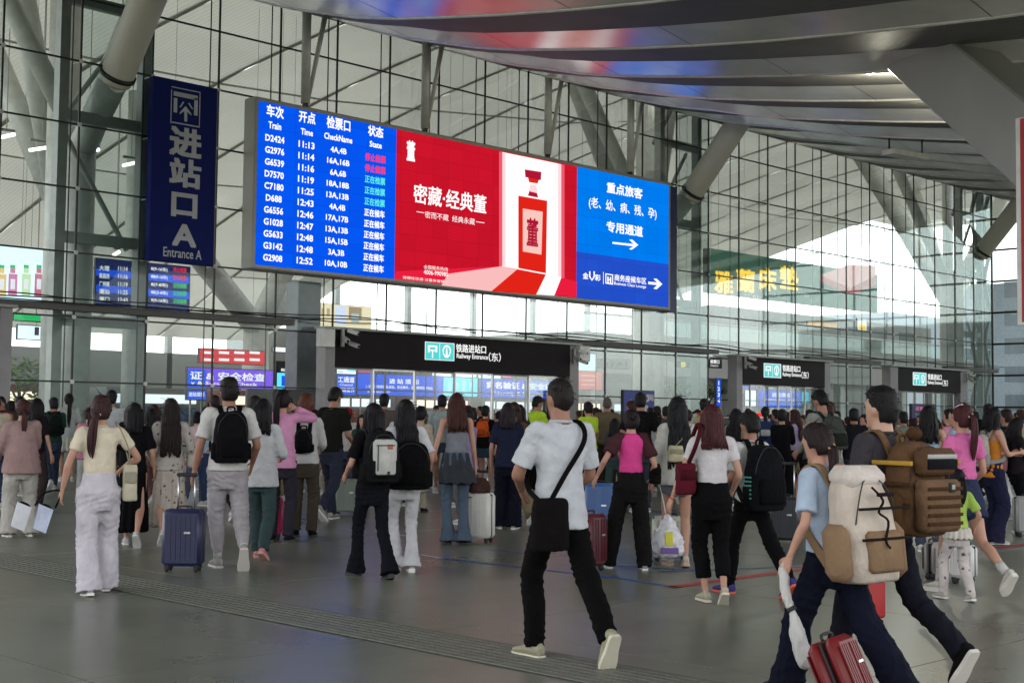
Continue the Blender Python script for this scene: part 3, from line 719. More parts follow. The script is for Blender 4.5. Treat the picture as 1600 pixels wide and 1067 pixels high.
# inner floor slab / mezzanine
hallf = tag(MB().box((-12, .1, -.008), (150, 75, .003)).build('hall_floor', mat('hall_floor_stone', (.20, .20, .185), .3, 0, .08, .4)), 'pale stone floor inside the station hall', kind='structure')
MEZ = mat('mezzanine_panels', (.22, .225, .21), .5, 0, .08, .4)
mz = empty('mezzanine', (70, 35, 0), 'grey upper storey inside the hall behind the right glass wall', 'mezzanine')
q = [onY(930, 500, 32), onY(1540, 520, 32)]
b = MB(mz.location); b.box((52, 30, 4.6), (112, 46, 7.4)); b.build('floor_block', MEZ, mz)
b = MB(mz.location); b.box((52, 29.7, 7.5), (112, 29.9, 8.6)); b.build('glass_railing', GLASSD, mz)
MB(mz.location).box((52, 29.65, 8.6), (112, 29.95, 8.72)).build('handrail', STEELW, mz)
b = MB(mz.location)
for i in range(11): b.box((54+i*5.4, 31, 0), (54.7+i*5.4, 31.7, 4.6))
b.build('column', STEEL, mz, kind='stuff')
b = MB(mz.location)
b.box((75, 36, 8), (112, 45, 11.0)); b.build('upper_room', mat('upper_room_paint', (.30, .31, .29), .6), mz)
for i in range(6):
    MB(mz.location).box((78+i*5.5, 35.95, 8.8), (81+i*5.5, 35.99, 10.3)).build('window', mat('room_window_glass', (.10, .13, .13), .15), mz)
# low shop boxes and walls at the back of the hall
def blk(nm, lab, cat, lo, hi, m, grp=None, extras=()):
    t = empty(nm, ((lo[0]+hi[0])/2, lo[1], lo[2]), lab, cat, grp)
    MB(t.location).box(lo, hi, bev=.03).build('body', m, t)
    for (n2, l2, h2, m2) in extras: MB(t.location).box(l2, h2).build(n2, m2, t)
    return t
SHOPR = mat('shop_red', (.22, .02, .025), .4); WARM = emit('shop_warm_light', (255, 236, 205), 1.6); COOL = emit('shop_cool_light', (235, 248, 255), 1.3)
for i, x in enumerate((4, 9.5, 14.8, 19.6, 24.4, 29.2, 34, 38.8)):
    wdt = 4.2; g_ = ['leftmost', 'second', 'third', 'fourth', 'fifth', 'sixth', 'seventh', 'eighth'][i]
    blk('shop_kiosk', '%s red and grey kiosk from the left inside the hall behind the crowd' % g_, 'kiosk', (x, 16, 0), (x+wdt, 19, 2.5), MEZ if i % 2 else SHOPR, 'kiosks inside the hall',
        (('light_box', (x+.3, 15.96, 1.9), (x+wdt-.3, 15.99, 2.25), WARM if i % 2 == 0 else COOL), ('counter', (x+.2, 15.4, 0), (x+wdt-.2, 15.97, 1.0), STEELW),
         ('shelf_display', (x+.3, 15.965, 1.15), (x+wdt-.3, 15.985, 1.75), mat('shelf_goods_%d' % (i % 3), [(.35, .10, .06), (.10, .16, .30), (.35, .28, .12)][i % 3], .5, 0, .9, 9))))
# far wall piers and transoms of the hall (sky shows between)
fw = empty('far_glass_wall', (60, 60, 0), 'bright glazed wall at the far side of the hall', 'glass wall')
b = MB(fw.location)
for i in range(20): b.box((-10+8*i, 60, 0), (-9.55+8*i, 60.5, 14))
b.build('pier', STEEL, fw, kind='stuff')
b = MB(fw.location)
for z in (4.2, 8.2): b.box((-12, 60.1, z), (150, 60.35, z+.18))
b.build('rail', STEELW, fw)
for a_, c_, h_ in ((-12, 46.4, 6.1), (46.5, 91, 8.6), (91.1, 150, 9.5)): MB(fw.location).box((a_, 60, 0), (c_, 60.3, h_)).build('base_wall', MEZ, fw)
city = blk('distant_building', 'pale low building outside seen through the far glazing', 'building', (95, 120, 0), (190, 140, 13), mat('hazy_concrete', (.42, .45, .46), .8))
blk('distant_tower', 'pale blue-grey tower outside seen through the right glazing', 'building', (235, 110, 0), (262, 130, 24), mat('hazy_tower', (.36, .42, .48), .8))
# tree columns in the hall
def treecol(lab, nodes, base_px, Y, r=.42):
    """nodes: list of branch end picture points; base_px: fork point"""
    fork = onY(*base_px, Y); t = empty('tree_column', (fork.x, Y, 0), lab, 'column', 'branching columns in the hall')
    MB(t.location).tube((fork.x, Y, 0), fork, r*1.25, r*1.1, 20).build('trunk', STEELW, t, True)
    for (x, y, dy) in nodes:
        e = onY(x, y, Y+dy); MB(t.location).tube(fork, e+(e-fork)*.15, r, r*.95, 18).build('branch', STEELW, t, True)
treecol('branching white column behind the glass at the far left', [(25, -60, -3), (-20, 60, 3), (180, 120, 6)], (95, 330), 9, .40)
treecol('branching white column between the blue entrance sign and the screen', [(255, 330, -4), (490, 330, 2), (545, 395, 8)], (400, 512), 24, .55)
treecol('branching white column rising behind the right of the screen', [(890, 90, -2), (1010, 140, 6)], (1012, 420), 12, .62)
treecol('branching white column behind the right glass wall', [(1345, 240, -6), (1408, 250, 0), (1560, 320, 6)], (1485, 478), 26, .72)
# plain hall columns
for px, Y, lab in ((205, 14, 'round column behind the vertical blue sign'), (88, 5, 'round white column behind the glass at the far left'), (1020, 10, 'round column behind the glass just left of the yellow letter B'), (468, 6, 'square grey column left of the wide portal')):
    p = onY(px, 560, Y)
    if px == 468: t = tag(MB((p.x, Y, 0)).box((p.x-.35, Y-.35, 0), (p.x+.6, Y+.35, 6.0), bev=.02).build('hall_column', mat('column_grey_blue', (.16, .18, .20), .4)), lab, 'column', 'plain columns in the hall')
    else: t = tag(MB((p.x, Y, 0)).tube((p.x, Y, 0), (p.x, Y, 13.5), .45 if px != 205 else .35, n=24).build('hall_column', STEELW, None, True), lab, 'column', 'plain columns in the hall')
    t.location = (p.x, Y, 0)

def emit_in(n, c, st=1.0, stripe=0): return emit(n+'_hall', c, st*1.35, stripe)
# ------------------------------------------------------------------ lit signs and screens in the hall
def sign(lab, x0, y0, x1, y1, Y, m, cat='screen', name='lit_sign', th=.12):
    c = onY((x0+x1)/2, (y0+y1)/2, Y); xm, ym = (x0+x1)/2, (y0+y1)/2
    a, b_, c2, d = onY(x0, ym, Y).x, onY(x1, ym, Y).x, onY(xm, y0, Y).z, onY(xm, y1, Y).z
    t = empty(name, (c.x, Y, d), lab, cat)
    MB(t.location).box((a-.03, Y+.01, d-.03), (b_+.03, Y+th, c2+.03)).build('casing', STEELD, t)
    MB(t.location).box((a, Y, d), (b_, Y+.012, c2)).build('face', m, t)
    # a hanger or foot so that it does not float
    up = cz((a+b_)/2, max(Y, 1)); bb = MB(t.location)
    for xx in (a+.2*(b_-a), b_-.2*(b_-a)):
        if d > 3.2: bb.tube((xx, Y+th/2, c2), (xx, Y+th/2, up), .009, n=6)
        elif d > 1.8: bb.tube((xx, Y+th/2, 0), (xx, Y+th/2, d), .04, n=6)
    if bb.v: bb.build('support', STEEL, t)
    return t
def st(t, body, px, py, wp, hp, Y, m=LIGHTW, bold=.02): textP(body, px, py, wp, hp, Y-.006, m, t, 'lettering', bold)
def sr(t, x0, y0, x1, y1, Y, m, nm='picture', k=1): rectP(x0, y0, x1, y1, Y-.004*k, m, t, nm)
SB = emit_in('sign_blue', (25, 78, 205), 1.0); SP = emit_in('sign_violet', (110, 70, 215), 1.0); SC = emit_in('sign_cyan', (95, 205, 235), 1.0); SCR = emit_in('screen_pale', (205, 236, 250), 1.25)
SBK = mat('sign_black', (.012, .012, .014), .3); SYE = emit_in('sign_yellow', (250, 205, 40), 1.0); SRD = emit_in('sign_red', (200, 40, 50), .9); SGR = emit_in('sign_green', (40, 180, 100), .9)
SNV = emit_in('sign_navy', (18, 32, 90), .8)
t = sign('bright advertising screen with drink bottles at the far left', -30, 385, 68, 472, 11, SCR)
BOT = [emit_in('bottle_%d' % i, c, .9) for i, c in enumerate(((225, 190, 120), (200, 120, 160), (190, 220, 170), (190, 110, 130)))]
for i, px in enumerate((3, 20, 41, 61)):
    sr(t, px-7, 428, px+7, 463, 11, BOT[i], 'bottle_print', 1); sr(t, px-4, 419, px+4, 427, 11, BOT[i], 'bottle_print', 1); sr(t, px-3.5, 436, px+3.5, 452, 11, emit_in('bottle_tag', (225, 225, 235), .9), 'bottle_print', 2)
    sr(t, px-4, 414, px+4, 419, 11, SGR, 'bottle_print', 2)
t = sign('thin green lit strip under the drinks advert', 22, 491, 66, 501, 11, SGR); t = sign('small pale poster with a figure under the green strip', 28, 509, 65, 530, 11, SCR)
sr(t, 54, 511, 61, 524, 11, emit_in('print_dark', (80, 60, 70), .8))
# departure board behind the blue sign
Yd = 7
t = sign('blue departures board partly hidden by the columns behind the entrance sign', 150, 411, 296, 490, Yd, SNV)
for i in range(5):
    y = 419+i*12.2; sr(t, 150, y-5, 296, y+6, Yd, SB if i % 2 else SNV, 'row', 1)
    st(t, ['大理', '南昌西', '广州南', '潮汕', '厦门'][i], 163, y, 16, 8, Yd-.008); st(t, ti[i+1], 192, y+1, 15, 7, Yd-.008); st(t, ['16A', '6A', '18A', '13A', '4A'][i], 212, y+1.5, 13, 7, Yd-.008)
    st(t, ['8(9-16车)', '8B(9-16车)', '8(7-8车)', '8B(3-8车)', '9(9-16车)'][i], 249, y+2, 26, 7, Yd-.008); st(t, ['停止检票', '停止检票', '正在检票', '正在检票', '正在检票'][i], 281, y+3, 21, 8, Yd-.008, SRD if i < 2 else SGR, .04)
t = sign('violet security check sign behind the man with the black backpack', 293, 577, 428, 606, 9, SP)
sr(t, 293, 577, 322, 606, 9, SB, 'picture', 1)
st(t, '证 & 安全检查', 356, 588, 118, 13, 8.99); st(t, 'y & Security Check', 350, 600, 104, 7, 8.99, LIGHTW, .01)
t = sign('small blue information panel under the violet sign', 293, 610, 322, 624, 9, SB); st(t, '进站须知', 307, 616, 24, 7, 8.99)
t = sign('red kiosk signboard with white arrows above the violet sign', 312, 547, 415, 568, 13, SRD)
for i in range(4): sr(t, 318+i*24, 549, 334+i*24, 553, 13, LIGHTW, 'print', 1); sr(t, 318+i*24, 560, 334+i*24, 564, 13, LIGHTW, 'print', 1)
t = sign('white lit shop sign above the black direction sign', 427, 543, 461, 550, 13, COOL)
t = sign('black hanging direction sign with yellow symbols left of the wide portal', 433, 566, 475, 582, 8, SBK); st(t, '检票口', 446, 578, 14, 5, 7.99); st(t, 'Om', 469, 578, 10, 7, 7.99, SYE)
t = sign('cyan lit poster under the black direction sign', 433, 583, 475, 608, 8, SC)
for i in range(3): sr(t, 440+i*11, 587, 446+i*11, 603, 8, LIGHTW if i % 2 else SB, 'print', 1)
t = sign('black information screen on a stand behind the crowd left of the wide portal', 388, 610, 508, 650, 1.5, SBK)
t = sign('long warm beige advert hanging inside above the portal', 430, 474, 580, 512, 34, emit_in('advert_beige', (215, 200, 165), 1.0))
for i in range(6): sr(t, 468+i*8.5, 482, 473+i*8.5, 494, 34, emit_in('advert_gold', (170, 145, 90), .9), 'print', 1)
sr(t, 524, 478, 541, 508, 34, emit_in('advert_figure', (190, 200, 225), 1), 'print', 1); sr(t, 545, 480, 565, 500, 34, emit_in('advert_brown', (140, 115, 80), .9), 'print', 1); sr(t, 549, 490, 561, 504, 34, emit_in('advert_grey', (160, 175, 175), .9), 'print', 2)
# behind the wide portal
Yp = 9
t = sign('blue staff passage sign seen through the left doors of the wide portal', 527, 586, 556, 617, Yp, SB); st(t, '工通道', 541, 593, 26, 9, Yp-.01); st(t, 'Channel', 541, 601, 20, 4, Yp-.01, LIGHTW, 0); st(t, '查询证件', 541, 609, 27, 7, Yp-.01)
t = sign('long blue notice seen through the middle doors of the wide portal', 559, 586, 692, 618, Yp, SB); st(t, '进 站 须 知', 631, 596, 46, 8, Yp-.01); st(t, '1. 请乘客有序排队进站，安全乘车，请勿携带危险物品', 624, 605, 104, 5, Yp-.01, LIGHTW, .01); st(t, '2. 请出示证件', 592, 611, 36, 5, Yp-.01, LIGHTW, .01)
t = sign('cyan lit map seen through the doors of the wide portal', 693, 590, 746, 619, Yp, SC)
for i in range(4): sr(t, 700+i*11, 594+3*(i % 2), 706+i*11, 612-4*(i % 2), Yp, emit_in('map_print', (150, 225, 240), .9), 'print', 1)
t = sign('blue identity and security check sign behind the right doors of the wide portal', 749, 594, 880, 622, Yp, SB); st(t, '实名验证 & 安全检查', 818, 603, 116, 11, Yp-.01, LIGHTW, .03); st(t, 'Identity & Security Check', 825, 616, 104, 7, Yp-.01, LIGHTW, .01)
t = sign('white lit screen with teal patch in the left corner of the wide portal', 527, 566, 556, 584, Yp, SCR); sr(t, 543, 566, 556, 580, Yp, SC)
for i in range(4): sr(t, 528, 568+i*4, 536, 569.2+i*4, Yp, SBK, 'print', 1)
t = sign('faint pink panel seen through the wide portal', 560, 569, 588, 585, 12, emit_in('panel_pink', (165, 80, 120), .8)); t = sign('pale lit ceiling window seen through the wide portal', 676, 574, 705, 590, 14, COOL); t = sign('white screen with a green bar seen through the right doors', 748, 573, 782, 591, 12, SCR)
sr(t, 763, 577, 765, 588, 12, SGR); t = sign('second white lit panel seen through the portal doors', 712, 575, 746, 590, 13, COOL); t = sign('small magenta lit panel seen through the portal', 786, 580, 799, 590, 12, emit_in('panel_magenta', (220, 60, 160), 1))
# vent box with round nozzles
def vents(x0, y0, x1, y1, Y, n, lab):
    t = sign(lab, x0, y0, x1, y1, Y, mat('vent_box_grey', (.30, .31, .30), .5), 'air vent', 'air_vent_box', .5)
    for i in range(n):
        c = onY(x0+(x1-x0)*(i+.5)/n, (y0+y1)/2, Y); b = MB(t.location); r = (onY(x0, y0, Y).z-onY(x0, y1, Y).z)*.28
        b.limb([c, c+V((0, -.06, 0))], [r, r*.8], 14, 1); nz_ = b.build('nozzle', STEELD, t)
vents(594, 575, 672, 586, 11, 8, 'grey air vent box with round nozzles seen through the wide portal'); vents(942, 562, 984, 575, 9, 4, 'grey air vent box with round nozzles right of the wide portal')
# right of the wide portal
t = sign('pale blue lit screen just right of the wide portal', 903, 553, 932, 579, 8, emit_in('screen_ice', (190, 235, 240), 1.05)); t = sign('red poster panel right of the wide portal', 902, 580, 941, 609, 8, emit_in('poster_red', (200, 95, 90), .75))
for i in range(3): sr(t, 908, 586+i*7, 934, 588.5+i*7, 8, emit_in('poster_line', (225, 160, 150), .8), 'print', 1)
t = sign('yellow letter B hanging inside the glass', 1058, 557, 1078, 573, 3, SBK, 'sign', 'letter_sign'); st(t, 'B', 1068, 568, 7, 11, 2.99, SYE, .03); t = sign('small black gate number sign right of the letter B', 1108, 559, 1128, 574, 3, SBK, 'sign', 'gate_sign'); st(t, '检票口', 1117, 565, 14, 6, 2.99); st(t, 'Check In', 1116, 571, 12, 3.5, 2.99, LIGHTW, 0)
# roll-up banners near the doors
t = sign('blue roll-up banner with large white characters right of the main man', 975, 611, 1022, 652, -2.0, mat('banner_blue', (.02, .04, .25), .5), 'banner', 'standing_banner'); st(t, '恐', 1010, 622, 9, 12, -2.0, SIGNW, .03); st(t, '尚', 1017, 621, 8, 11, -2.0, SIGNW, .03); st(t, '绝', 1009, 638, 9, 12, -2.0, SIGNW, .03); st(t, '安全', 991, 630, 18, 12, -2.0, SIGNW, .02)
t = sign('narrow blue vertical sign left of the second portal', 1120, 592, 1126, 634, 2.2, SB); st(t, '1\n2\n3\n4', 1123, 612, 4, 34, 2.2, LIGHTW, .02)
t = sign('blue lit notice behind the doors of the narrow portal', 1184, 610, 1252, 636, 8, SB); st(t, '进站须知', 1220, 617, 28, 7, 7.99); st(t, '请乘客有序排队进站，安全乘车', 1220, 625, 48, 4, 7.99, LIGHTW, 0); t = sign('white lit panel behind the doors of the narrow portal', 1165, 610, 1184, 634, 8.1, SCR); t = sign('thin cyan panel at the right of the narrow portal notice', 1253, 612, 1264, 630, 8, SC); t = sign('small blue arrow sign high in the narrow portal', 1160, 597, 1178, 606, 9, SB)
t = sign('dark blue notice screen under the farthest portal', 1425, 632, 1462, 660, -1.5, mat('dark_notice_blue', (.012, .015, .09), .4), 'screen', 'notice_screen'); st(t, '温馨提示', 1443, 638, 26, 6, -1.5, emit_in('pink_text', (200, 120, 160), .8), 0); st(t, 'NOTICE', 1443, 648, 24, 5, -1.5, SIGNW, 0)
# green mattress billboard
Yg = 22
t = sign('large green billboard with gold characters and a pink mattress behind the glass', 1108, 409, 1371, 472, Yg, emit_in('billboard_green', (62, 104, 88), .6), 'billboard', 'billboard', .5)
GOLD = emit_in('billboard_gold', (255, 205, 50), 1.15)
for i, ch in enumerate('雅蘭床墊'): st(t, ch, 1131+i*34, 441-i*2.2, 29, 36, Yg, GOLD, .03)
PK = emit_in('mattress_pink', (205, 150, 150), .85); PK2 = emit_in('mattress_rose', (170, 95, 95), .8)
def pg(pts, k, m, nm='mattress_print'): polyP(pts, Yg-.005*k, m, t, nm)
pg([(1281, 431), (1281, 440), (1331, 461), (1368, 446), (1368, 432), (1333, 450)], 1, PK2); pg([(1281, 430), (1330, 450), (1368, 431), (1368, 415), (1325, 414)], 2, PK)
st(t, '国家高新床垫', 1132, 466, 42, 5, Yg, SIGNW, 0); st(t, '工厂直营', 1175, 463, 26, 5, Yg, SIGNW, 0); st(t, '进口乳胶', 1208, 461, 24, 5, Yg, SIGNW, 0); st(t, '环保棕垫', 1246, 459, 36, 5, Yg, SIGNW, 0)
t = sign('small orange lit shop sign on the mezzanine', 1262, 504, 1308, 510, 28, emit_in('shop_orange', (200, 150, 80), .9)); t = sign('tiny lit yellow and white figure poster on the mezzanine', 1340, 497, 1354, 516, 28, LIGHTW); sr(t, 1342, 506, 1352, 515, 28, SYE)
# linear lamps inside
LAMPT = emit_in('tube_light', (255, 255, 245), 3)
for i, (px, py, wp) in enumerate(((10, 213, 26), (66, 232, 40), (138, 237, 34), (205, 256, 26), (182, 396, 10), (345, 150, 0))):
    if not wp: continue
    a, b_ = onY(px-wp/2, py+3, 6), onY(px+wp/2, py-3, 6)
    t = empty('tube_lamp', a, ['first', 'second', 'third', 'fourth', 'lowest'][i]+' glowing tube lamp from the left behind the left glass', 'lamp', 'tube lamps behind the left glass')
    MB(a).tube(a, b_, .05, n=8).build('tube', LAMPT, t); MB(a).box((a.x, 5.97, b_.z+.04), (b_.x, 6.03, b_.z+.12)).tube(((a.x+b_.x)/2, 6, b_.z+.1), ((a.x+b_.x)/2, 6, cz((a.x+b_.x)/2, 6)), .015, n=6).build('housing', STEEL, t)
# greenery behind the glass; the bushes stand in for trees reflected in it
LEAF = mat('leaf_green', (.10, .22, .04), .5, 0, .5, 4); BARK = mat('bark', (.10, .07, .05), .8)
def leafy(x, y, z0, r, lab, n=260, sd=1):
    rr = random.Random(sd); t = empty('potted_tree', (x, y, 0), lab, 'tree'); b = MB(t.location)
    b.limb([(x, y, 0), (x+.05, y, z0*.5), (x, y, z0)], [.09, .07, .05], 8, 3)
    for i in range(6):
        a = i*pi/3; b.limb([(x, y, z0*.8), (x+cos(a)*r[0]*.5, y+sin(a)*r[1]*.5, z0+r[2]*.2)], [.035, .015], 6, 1)
    b.build('trunk', BARK, t, True); c = MB(t.location)
    for i in range(n):
        u = V((rr.gauss(0, 1), rr.gauss(0, 1), rr.gauss(0, 1))).normalized()*rr.uniform(.4, 1)**.5; p = V((x+u.x*r[0], y+u.y*r[1], z0+u.z*r[2]))
        d = V((rr.uniform(-1, 1), rr.uniform(-1, 1), rr.uniform(-.6, .3))).normalized()*.14; e = d.cross(V((rr.uniform(-1, 1), rr.uniform(-1, 1), 1))).normalized()*.05
        c.add([p-d, p+e, p+d, p-e], [(0, 1, 2, 3)])
    o = c.build('crown', LEAF, t); o['kind'] = 'stuff'
p = onY(30, 600, 6); leafy(p.x, 6, 2.2, (.75, .7, .95), 'leafy green tree behind the glass at the far left', 420, 2)
p = onY(1060, 590, 4); q = onY(1125, 590, 4)
for i in range(3): leafy(p.x-1+i*1.7, 4.2, 2.75, (1.0, .6, .35), ['green bush under the yellow letter B, left one', 'green bush under the yellow letter B, middle one', 'green bush under the yellow letter B, right one'][i], 260, 5+i)
# crowd barriers near the doors
def barrier(x, y, ln, lab):
    t = empty('glass_barrier', (x, y, 0), lab, 'barrier', 'glass barriers by the doors'); b = MB(t.location)
    b.tube((x, y, 0), (x, y, 1.5), .035); b.tube((x+ln, y, 0), (x+ln, y, 1.5), .035); b.tube((x, y, 1.5), (x+ln, y, 1.5), .025); b.build('frame', CHROME, t)
    MB(t.location).box((x+.05, y-.006, .15), (x+ln-.05, y+.006, 1.45)).build('pane', GLASSD, t)
for i in range(4): barrier(36.8+3.1*i, -3.0, 3.0, ['first', 'second', 'third', 'fourth'][i]+' glass barrier from the left below the farthest portal')
t = blk('security_desk', 'grey security desk with red and blue lamps near the narrow portal', 'desk', (21.2, -4.6, 0), (25.2, -3.4, 1.55), mat('desk_grey', (.18, .18, .18), .5), None,
        (('top', (21.1, -4.7, 1.552), (25.3, -3.3, 1.62), STEELW), ('blue_lamp', (22.4, -4.2, 1.62), (23.0, -4.0, 1.74), emit_in('beacon_blue', (40, 80, 255), 1.2)), ('red_lamp', (23.4, -4.2, 1.62), (23.9, -4.0, 1.74), emit_in('beacon_red', (255, 40, 40), 1.2))))

# ------------------------------------------------------------------ people
SKIN = mat('skin', (.43, .235, .165), .55, 0, .12, 9, spec=.3); SKIND = mat('tanned_skin', (.29, .145, .095), .55, 0, .12, 9, spec=.3); LIP = mat('lip_pink', (.36, .12, .10), .45)
EYE = mat('eye_dark', (.01, .008, .008), .2)
BLK = (22, 21, 24); BRN = (58, 36, 32); RED = (72, 34, 34); DBR = (36, 26, 25)
def ik(a, b, l1, l2, hint):
    a, b = V(a), V(b); d = b-a; L_ = min(d.length, (l1+l2)*.998); u = d.normalized(); b = a+u*L_
    k = (l1*l1-l2*l2+L_*L_)/(2*L_); h = sqrt(max(l1*l1-k*k, 1e-6)); q = V(hint); q = (q-u*q.dot(u)).normalized()
    return a+u*k+q*h, b
def fold(amp, fx, fz, sd, ref=None):
    o = V((sd*3.1, sd*1.7, sd*.9))
    def f(p):
        q = V((p.x*fx, p.y*fx, p.z*fz))+o
        a = noise.noise(q); b = noise.noise(V((p.x*fz*1.2+p.z*4, p.y*fz*1.2, p.z*fx*.7-p.x*4))+o)
        c = noise.noise(V((p.x*fx*2.1+p.z*6, p.y*fx*2.1, p.z*fz*1.7-p.x*5))+o)
        return amp*1.25*(1-3.2*abs(a))*.8+amp*.9*b+amp*.55*(1-3*abs(c))
    return f
def rdg(x): return 1-2*abs(math.sin(pi*x))**.6
def shirtfold(amp, P_, sd):
    zh, zsh, hw = P_
    def f(p):
        t = (p.z-zh)/(zsh-zh); n = noise.noise(V((p.x*6, p.y*6, p.z*4+sd))); ph = noise.noise(V((p.x*2.2+sd, p.y*2.2, p.z*2.2)))
        e = .35+.65*math.exp(-((t-.12)/.22)**2)+.45*math.exp(-((t-.80)/.14)**2)*min(1, abs(p.x)/hw)
        sgn = 1 if t < .5 else -1
        return amp*(e*rdg(p.z/.115+sgn*abs(p.x)*3.2+ph*1.7+sd*.37)*(.55+.9*ph)+.5*n)
    return f
def legfold(amp, KN, s, sd, kind):
    def f(p):
        i = 0 if (p-KN[0][1]).length < (p-KN[1][1]).length else 1
        hj, K_, A_ = KN[i]
        ax = (A_-K_) if p.z < K_.z else (K_-hj); o = K_ if p.z < K_.z else hj; u = ax.normalized(); t = (p-o).dot(u)
        q = (p-o)-u*t; phi = atan2(q.x, q.y); n = noise.noise(V((p.x*5+sd, p.y*5, p.z*5))); n2 = noise.noise(V((p.x*13, p.y*13, p.z*9+sd)))
        dk = (p.z-K_.z)/s; da = (p.z-A_.z)/s; dc = (p.z-hj.z)/s
        e = .9*math.exp(-(dk/.12)**2)+(1.1*math.exp(-(da/.11)**2) if kind not in ('flare',) else .5*math.exp(-(da/.2)**2))+.8*math.exp(-((dc+.10)/.10)**2)+.18
        w_ = rdg(p.z/(.072*s)+.55*sin(phi+i*2+sd)+n*1.5)
        v_ = rdg(phi*1.1+p.z*1.4+n*1.2)*.55 if kind in ('wide', 'flare', 'baggy') else 0
        return amp*(e*w_*.9+v_+.45*n2)
    return f
NP = [0]; SEEN = []
def headshape(mb, H, hc, Mh, female):
    """skull, jaw, nose, ears: stacked sections in head space, +y is the face"""
    s = H/1.7
    secs = [(-.118, .030, .022, .022), (-.108, .030, .036, .036), (-.085, .018, .050, .058), (-.05, .008, .062, .078), (-.01, 0, .070, .090), (.03, -.006, .0726, .095), (.065, -.008, .0653, .0856), (.095, -.008, .050, .0655), (.112, -.008, .028, .037), (.119, -.008, .008, .010)]
    w_ = .95 if female else 1.0
    mb.stack([(z*s, 0, cy*s, rx*s*w_, ry*s, 2.1) for z, cy, rx, ry in secs], n=24, sub=3, M=Mh)
    mb.add([Mh @ V(p)*1 for p in [(0, .092*s, .028*s), (-.016*s, .083*s, -.022*s), (.016*s, .083*s, -.022*s), (0, .114*s, -.018*s), (0, .086*s, -.032*s)]], [(0, 1, 3), (0, 3, 2), (1, 4, 3), (3, 4, 2), (0, 2, 1), (1, 2, 4)])
    mb.ball((0, .084*s, -.058*s), (.024*s, .012*s, .012*s), 8, Mh)   # mouth mound
    mb.ball((0, .078*s, -.096*s), (.024*s, .018*s, .018*s), 8, Mh)   # chin
    mb.ball((0, .074*s, .036*s), (.055*s, .02*s, .012*s), 8, Mh)   # brow
    for sx in (-1, 1): mb.ball((sx*.074*s*w_, -.006*s, -.005*s), (.011*s, .021*s, .033*s), 8, Mh)
def hand(mb, wrist, fore, palm_n, side, s=1.0, curl=.5):
    """palm, four unequal bent fingers and a thumb; fore = forearm direction, palm_n = the way the palm faces"""
    f = V(fore).normalized(); n = V(palm_n); n = (n-f*n.dot(f)).normalized(); a = f.cross(n)*side   # a: towards the thumb
    W = V(wrist)
    def P(u, v, w2): return W+f*(u*s)+a*(v*s)+n*(w2*s)
    rings = []
    for u, hw, th in ((-.03, .024, .019), (.0, .026, .018), (.03, .036, .018), (.06, .041, .016), (.088, .041, .014), (.096, .036, .010)):
        rings.append([P(u, hw*cos(2*pi*k/12), th*sin(2*pi*k/12)) for k in range(12)])
    mb.loft(rings)
    for i, (v, ln) in enumerate(((.030, .070), (.010, .078), (-.011, .072), (-.031, .056))):
        p = (.088, v, 0); ang = 0; pts = [p]; u_, w_ = .088, 0
        for k in range(3):
            ang += curl*(.55 if k == 0 else .75); u_ += cos(ang)*ln*(.44, .32, .24)[k]; w_ += sin(ang)*ln*(.44, .32, .24)[k]; pts.append((u_, v*(1+.06*k), w_))
        mb.limb([P(*q) for q in pts], [.0095*s, .0088*s, .008*s, .006*s], 7, 2)
    mb.limb([P(.012, .022, .004), P(.040, .048, .014), P(.062, .054, .026), P(.082, .048, .038)], [.014*s, .0115*s, .0095*s, .007*s], 8, 2)
def shoe(mb_u, mb_s, ankle, fdir, pitch, s, kind='sneaker', toeout=0):
    """ankle joint, heading in plan (vector), pitch>0 toes down"""
    f = V((fdir[0], fdir[1], 0)).normalized(); r = V((f.y, -f.x, 0)); cp, sp = cos(pitch), sin(pitch)
    F = f*cp+V((0, 0, -sp)); U_ = f*sp+V((0, 0, cp))
    M = Matrix((r, F, U_)).transposed().to_4x4(); M.translation = V(ankle)
    h = .078*s  # ankle height above the sole
    prof = [(-.075, .026, .055), (-.06, .033, .07), (-.02, .036, .085), (.03, .038, .072), (.08, .046, .048), (.13, .048, .034), (.165, .038, .026), (.185, .018, .016)]
    if kind == 'sandal': prof = [(a, b, c*.75) for a, b, c in prof]
    rings = []
    for y, hw, top in smoothpts([list(p) for p in prof], 3):
        rings.append([M @ V((hw*s*cos(2*pi*k/14), y*s, -h+.018*s+max(0, (top*s)*(.5+.5*sin(2*pi*k/14)))-(.006 if sin(2*pi*k/14) < -.5 else 0))) for k in range(14)])
    mb_u.loft(rings)
    th = {'sneaker': .024, 'chunky': .045, 'sandal': .03, 'flat': .014}[kind]*s
    rings = []
    for y, hw, top in smoothpts([list(p) for p in prof], 3):
        w2 = hw*1.08*s
        rings.append([M @ V((x*w2, y*1.04*s, z)) for x, z in ((-1, -h+.018*s), (-1, -h+.018*s-th), (1, -h+.018*s-th), (1, -h+.018*s))])
    mb_s.loft(rings)
    return M
class Person: pass
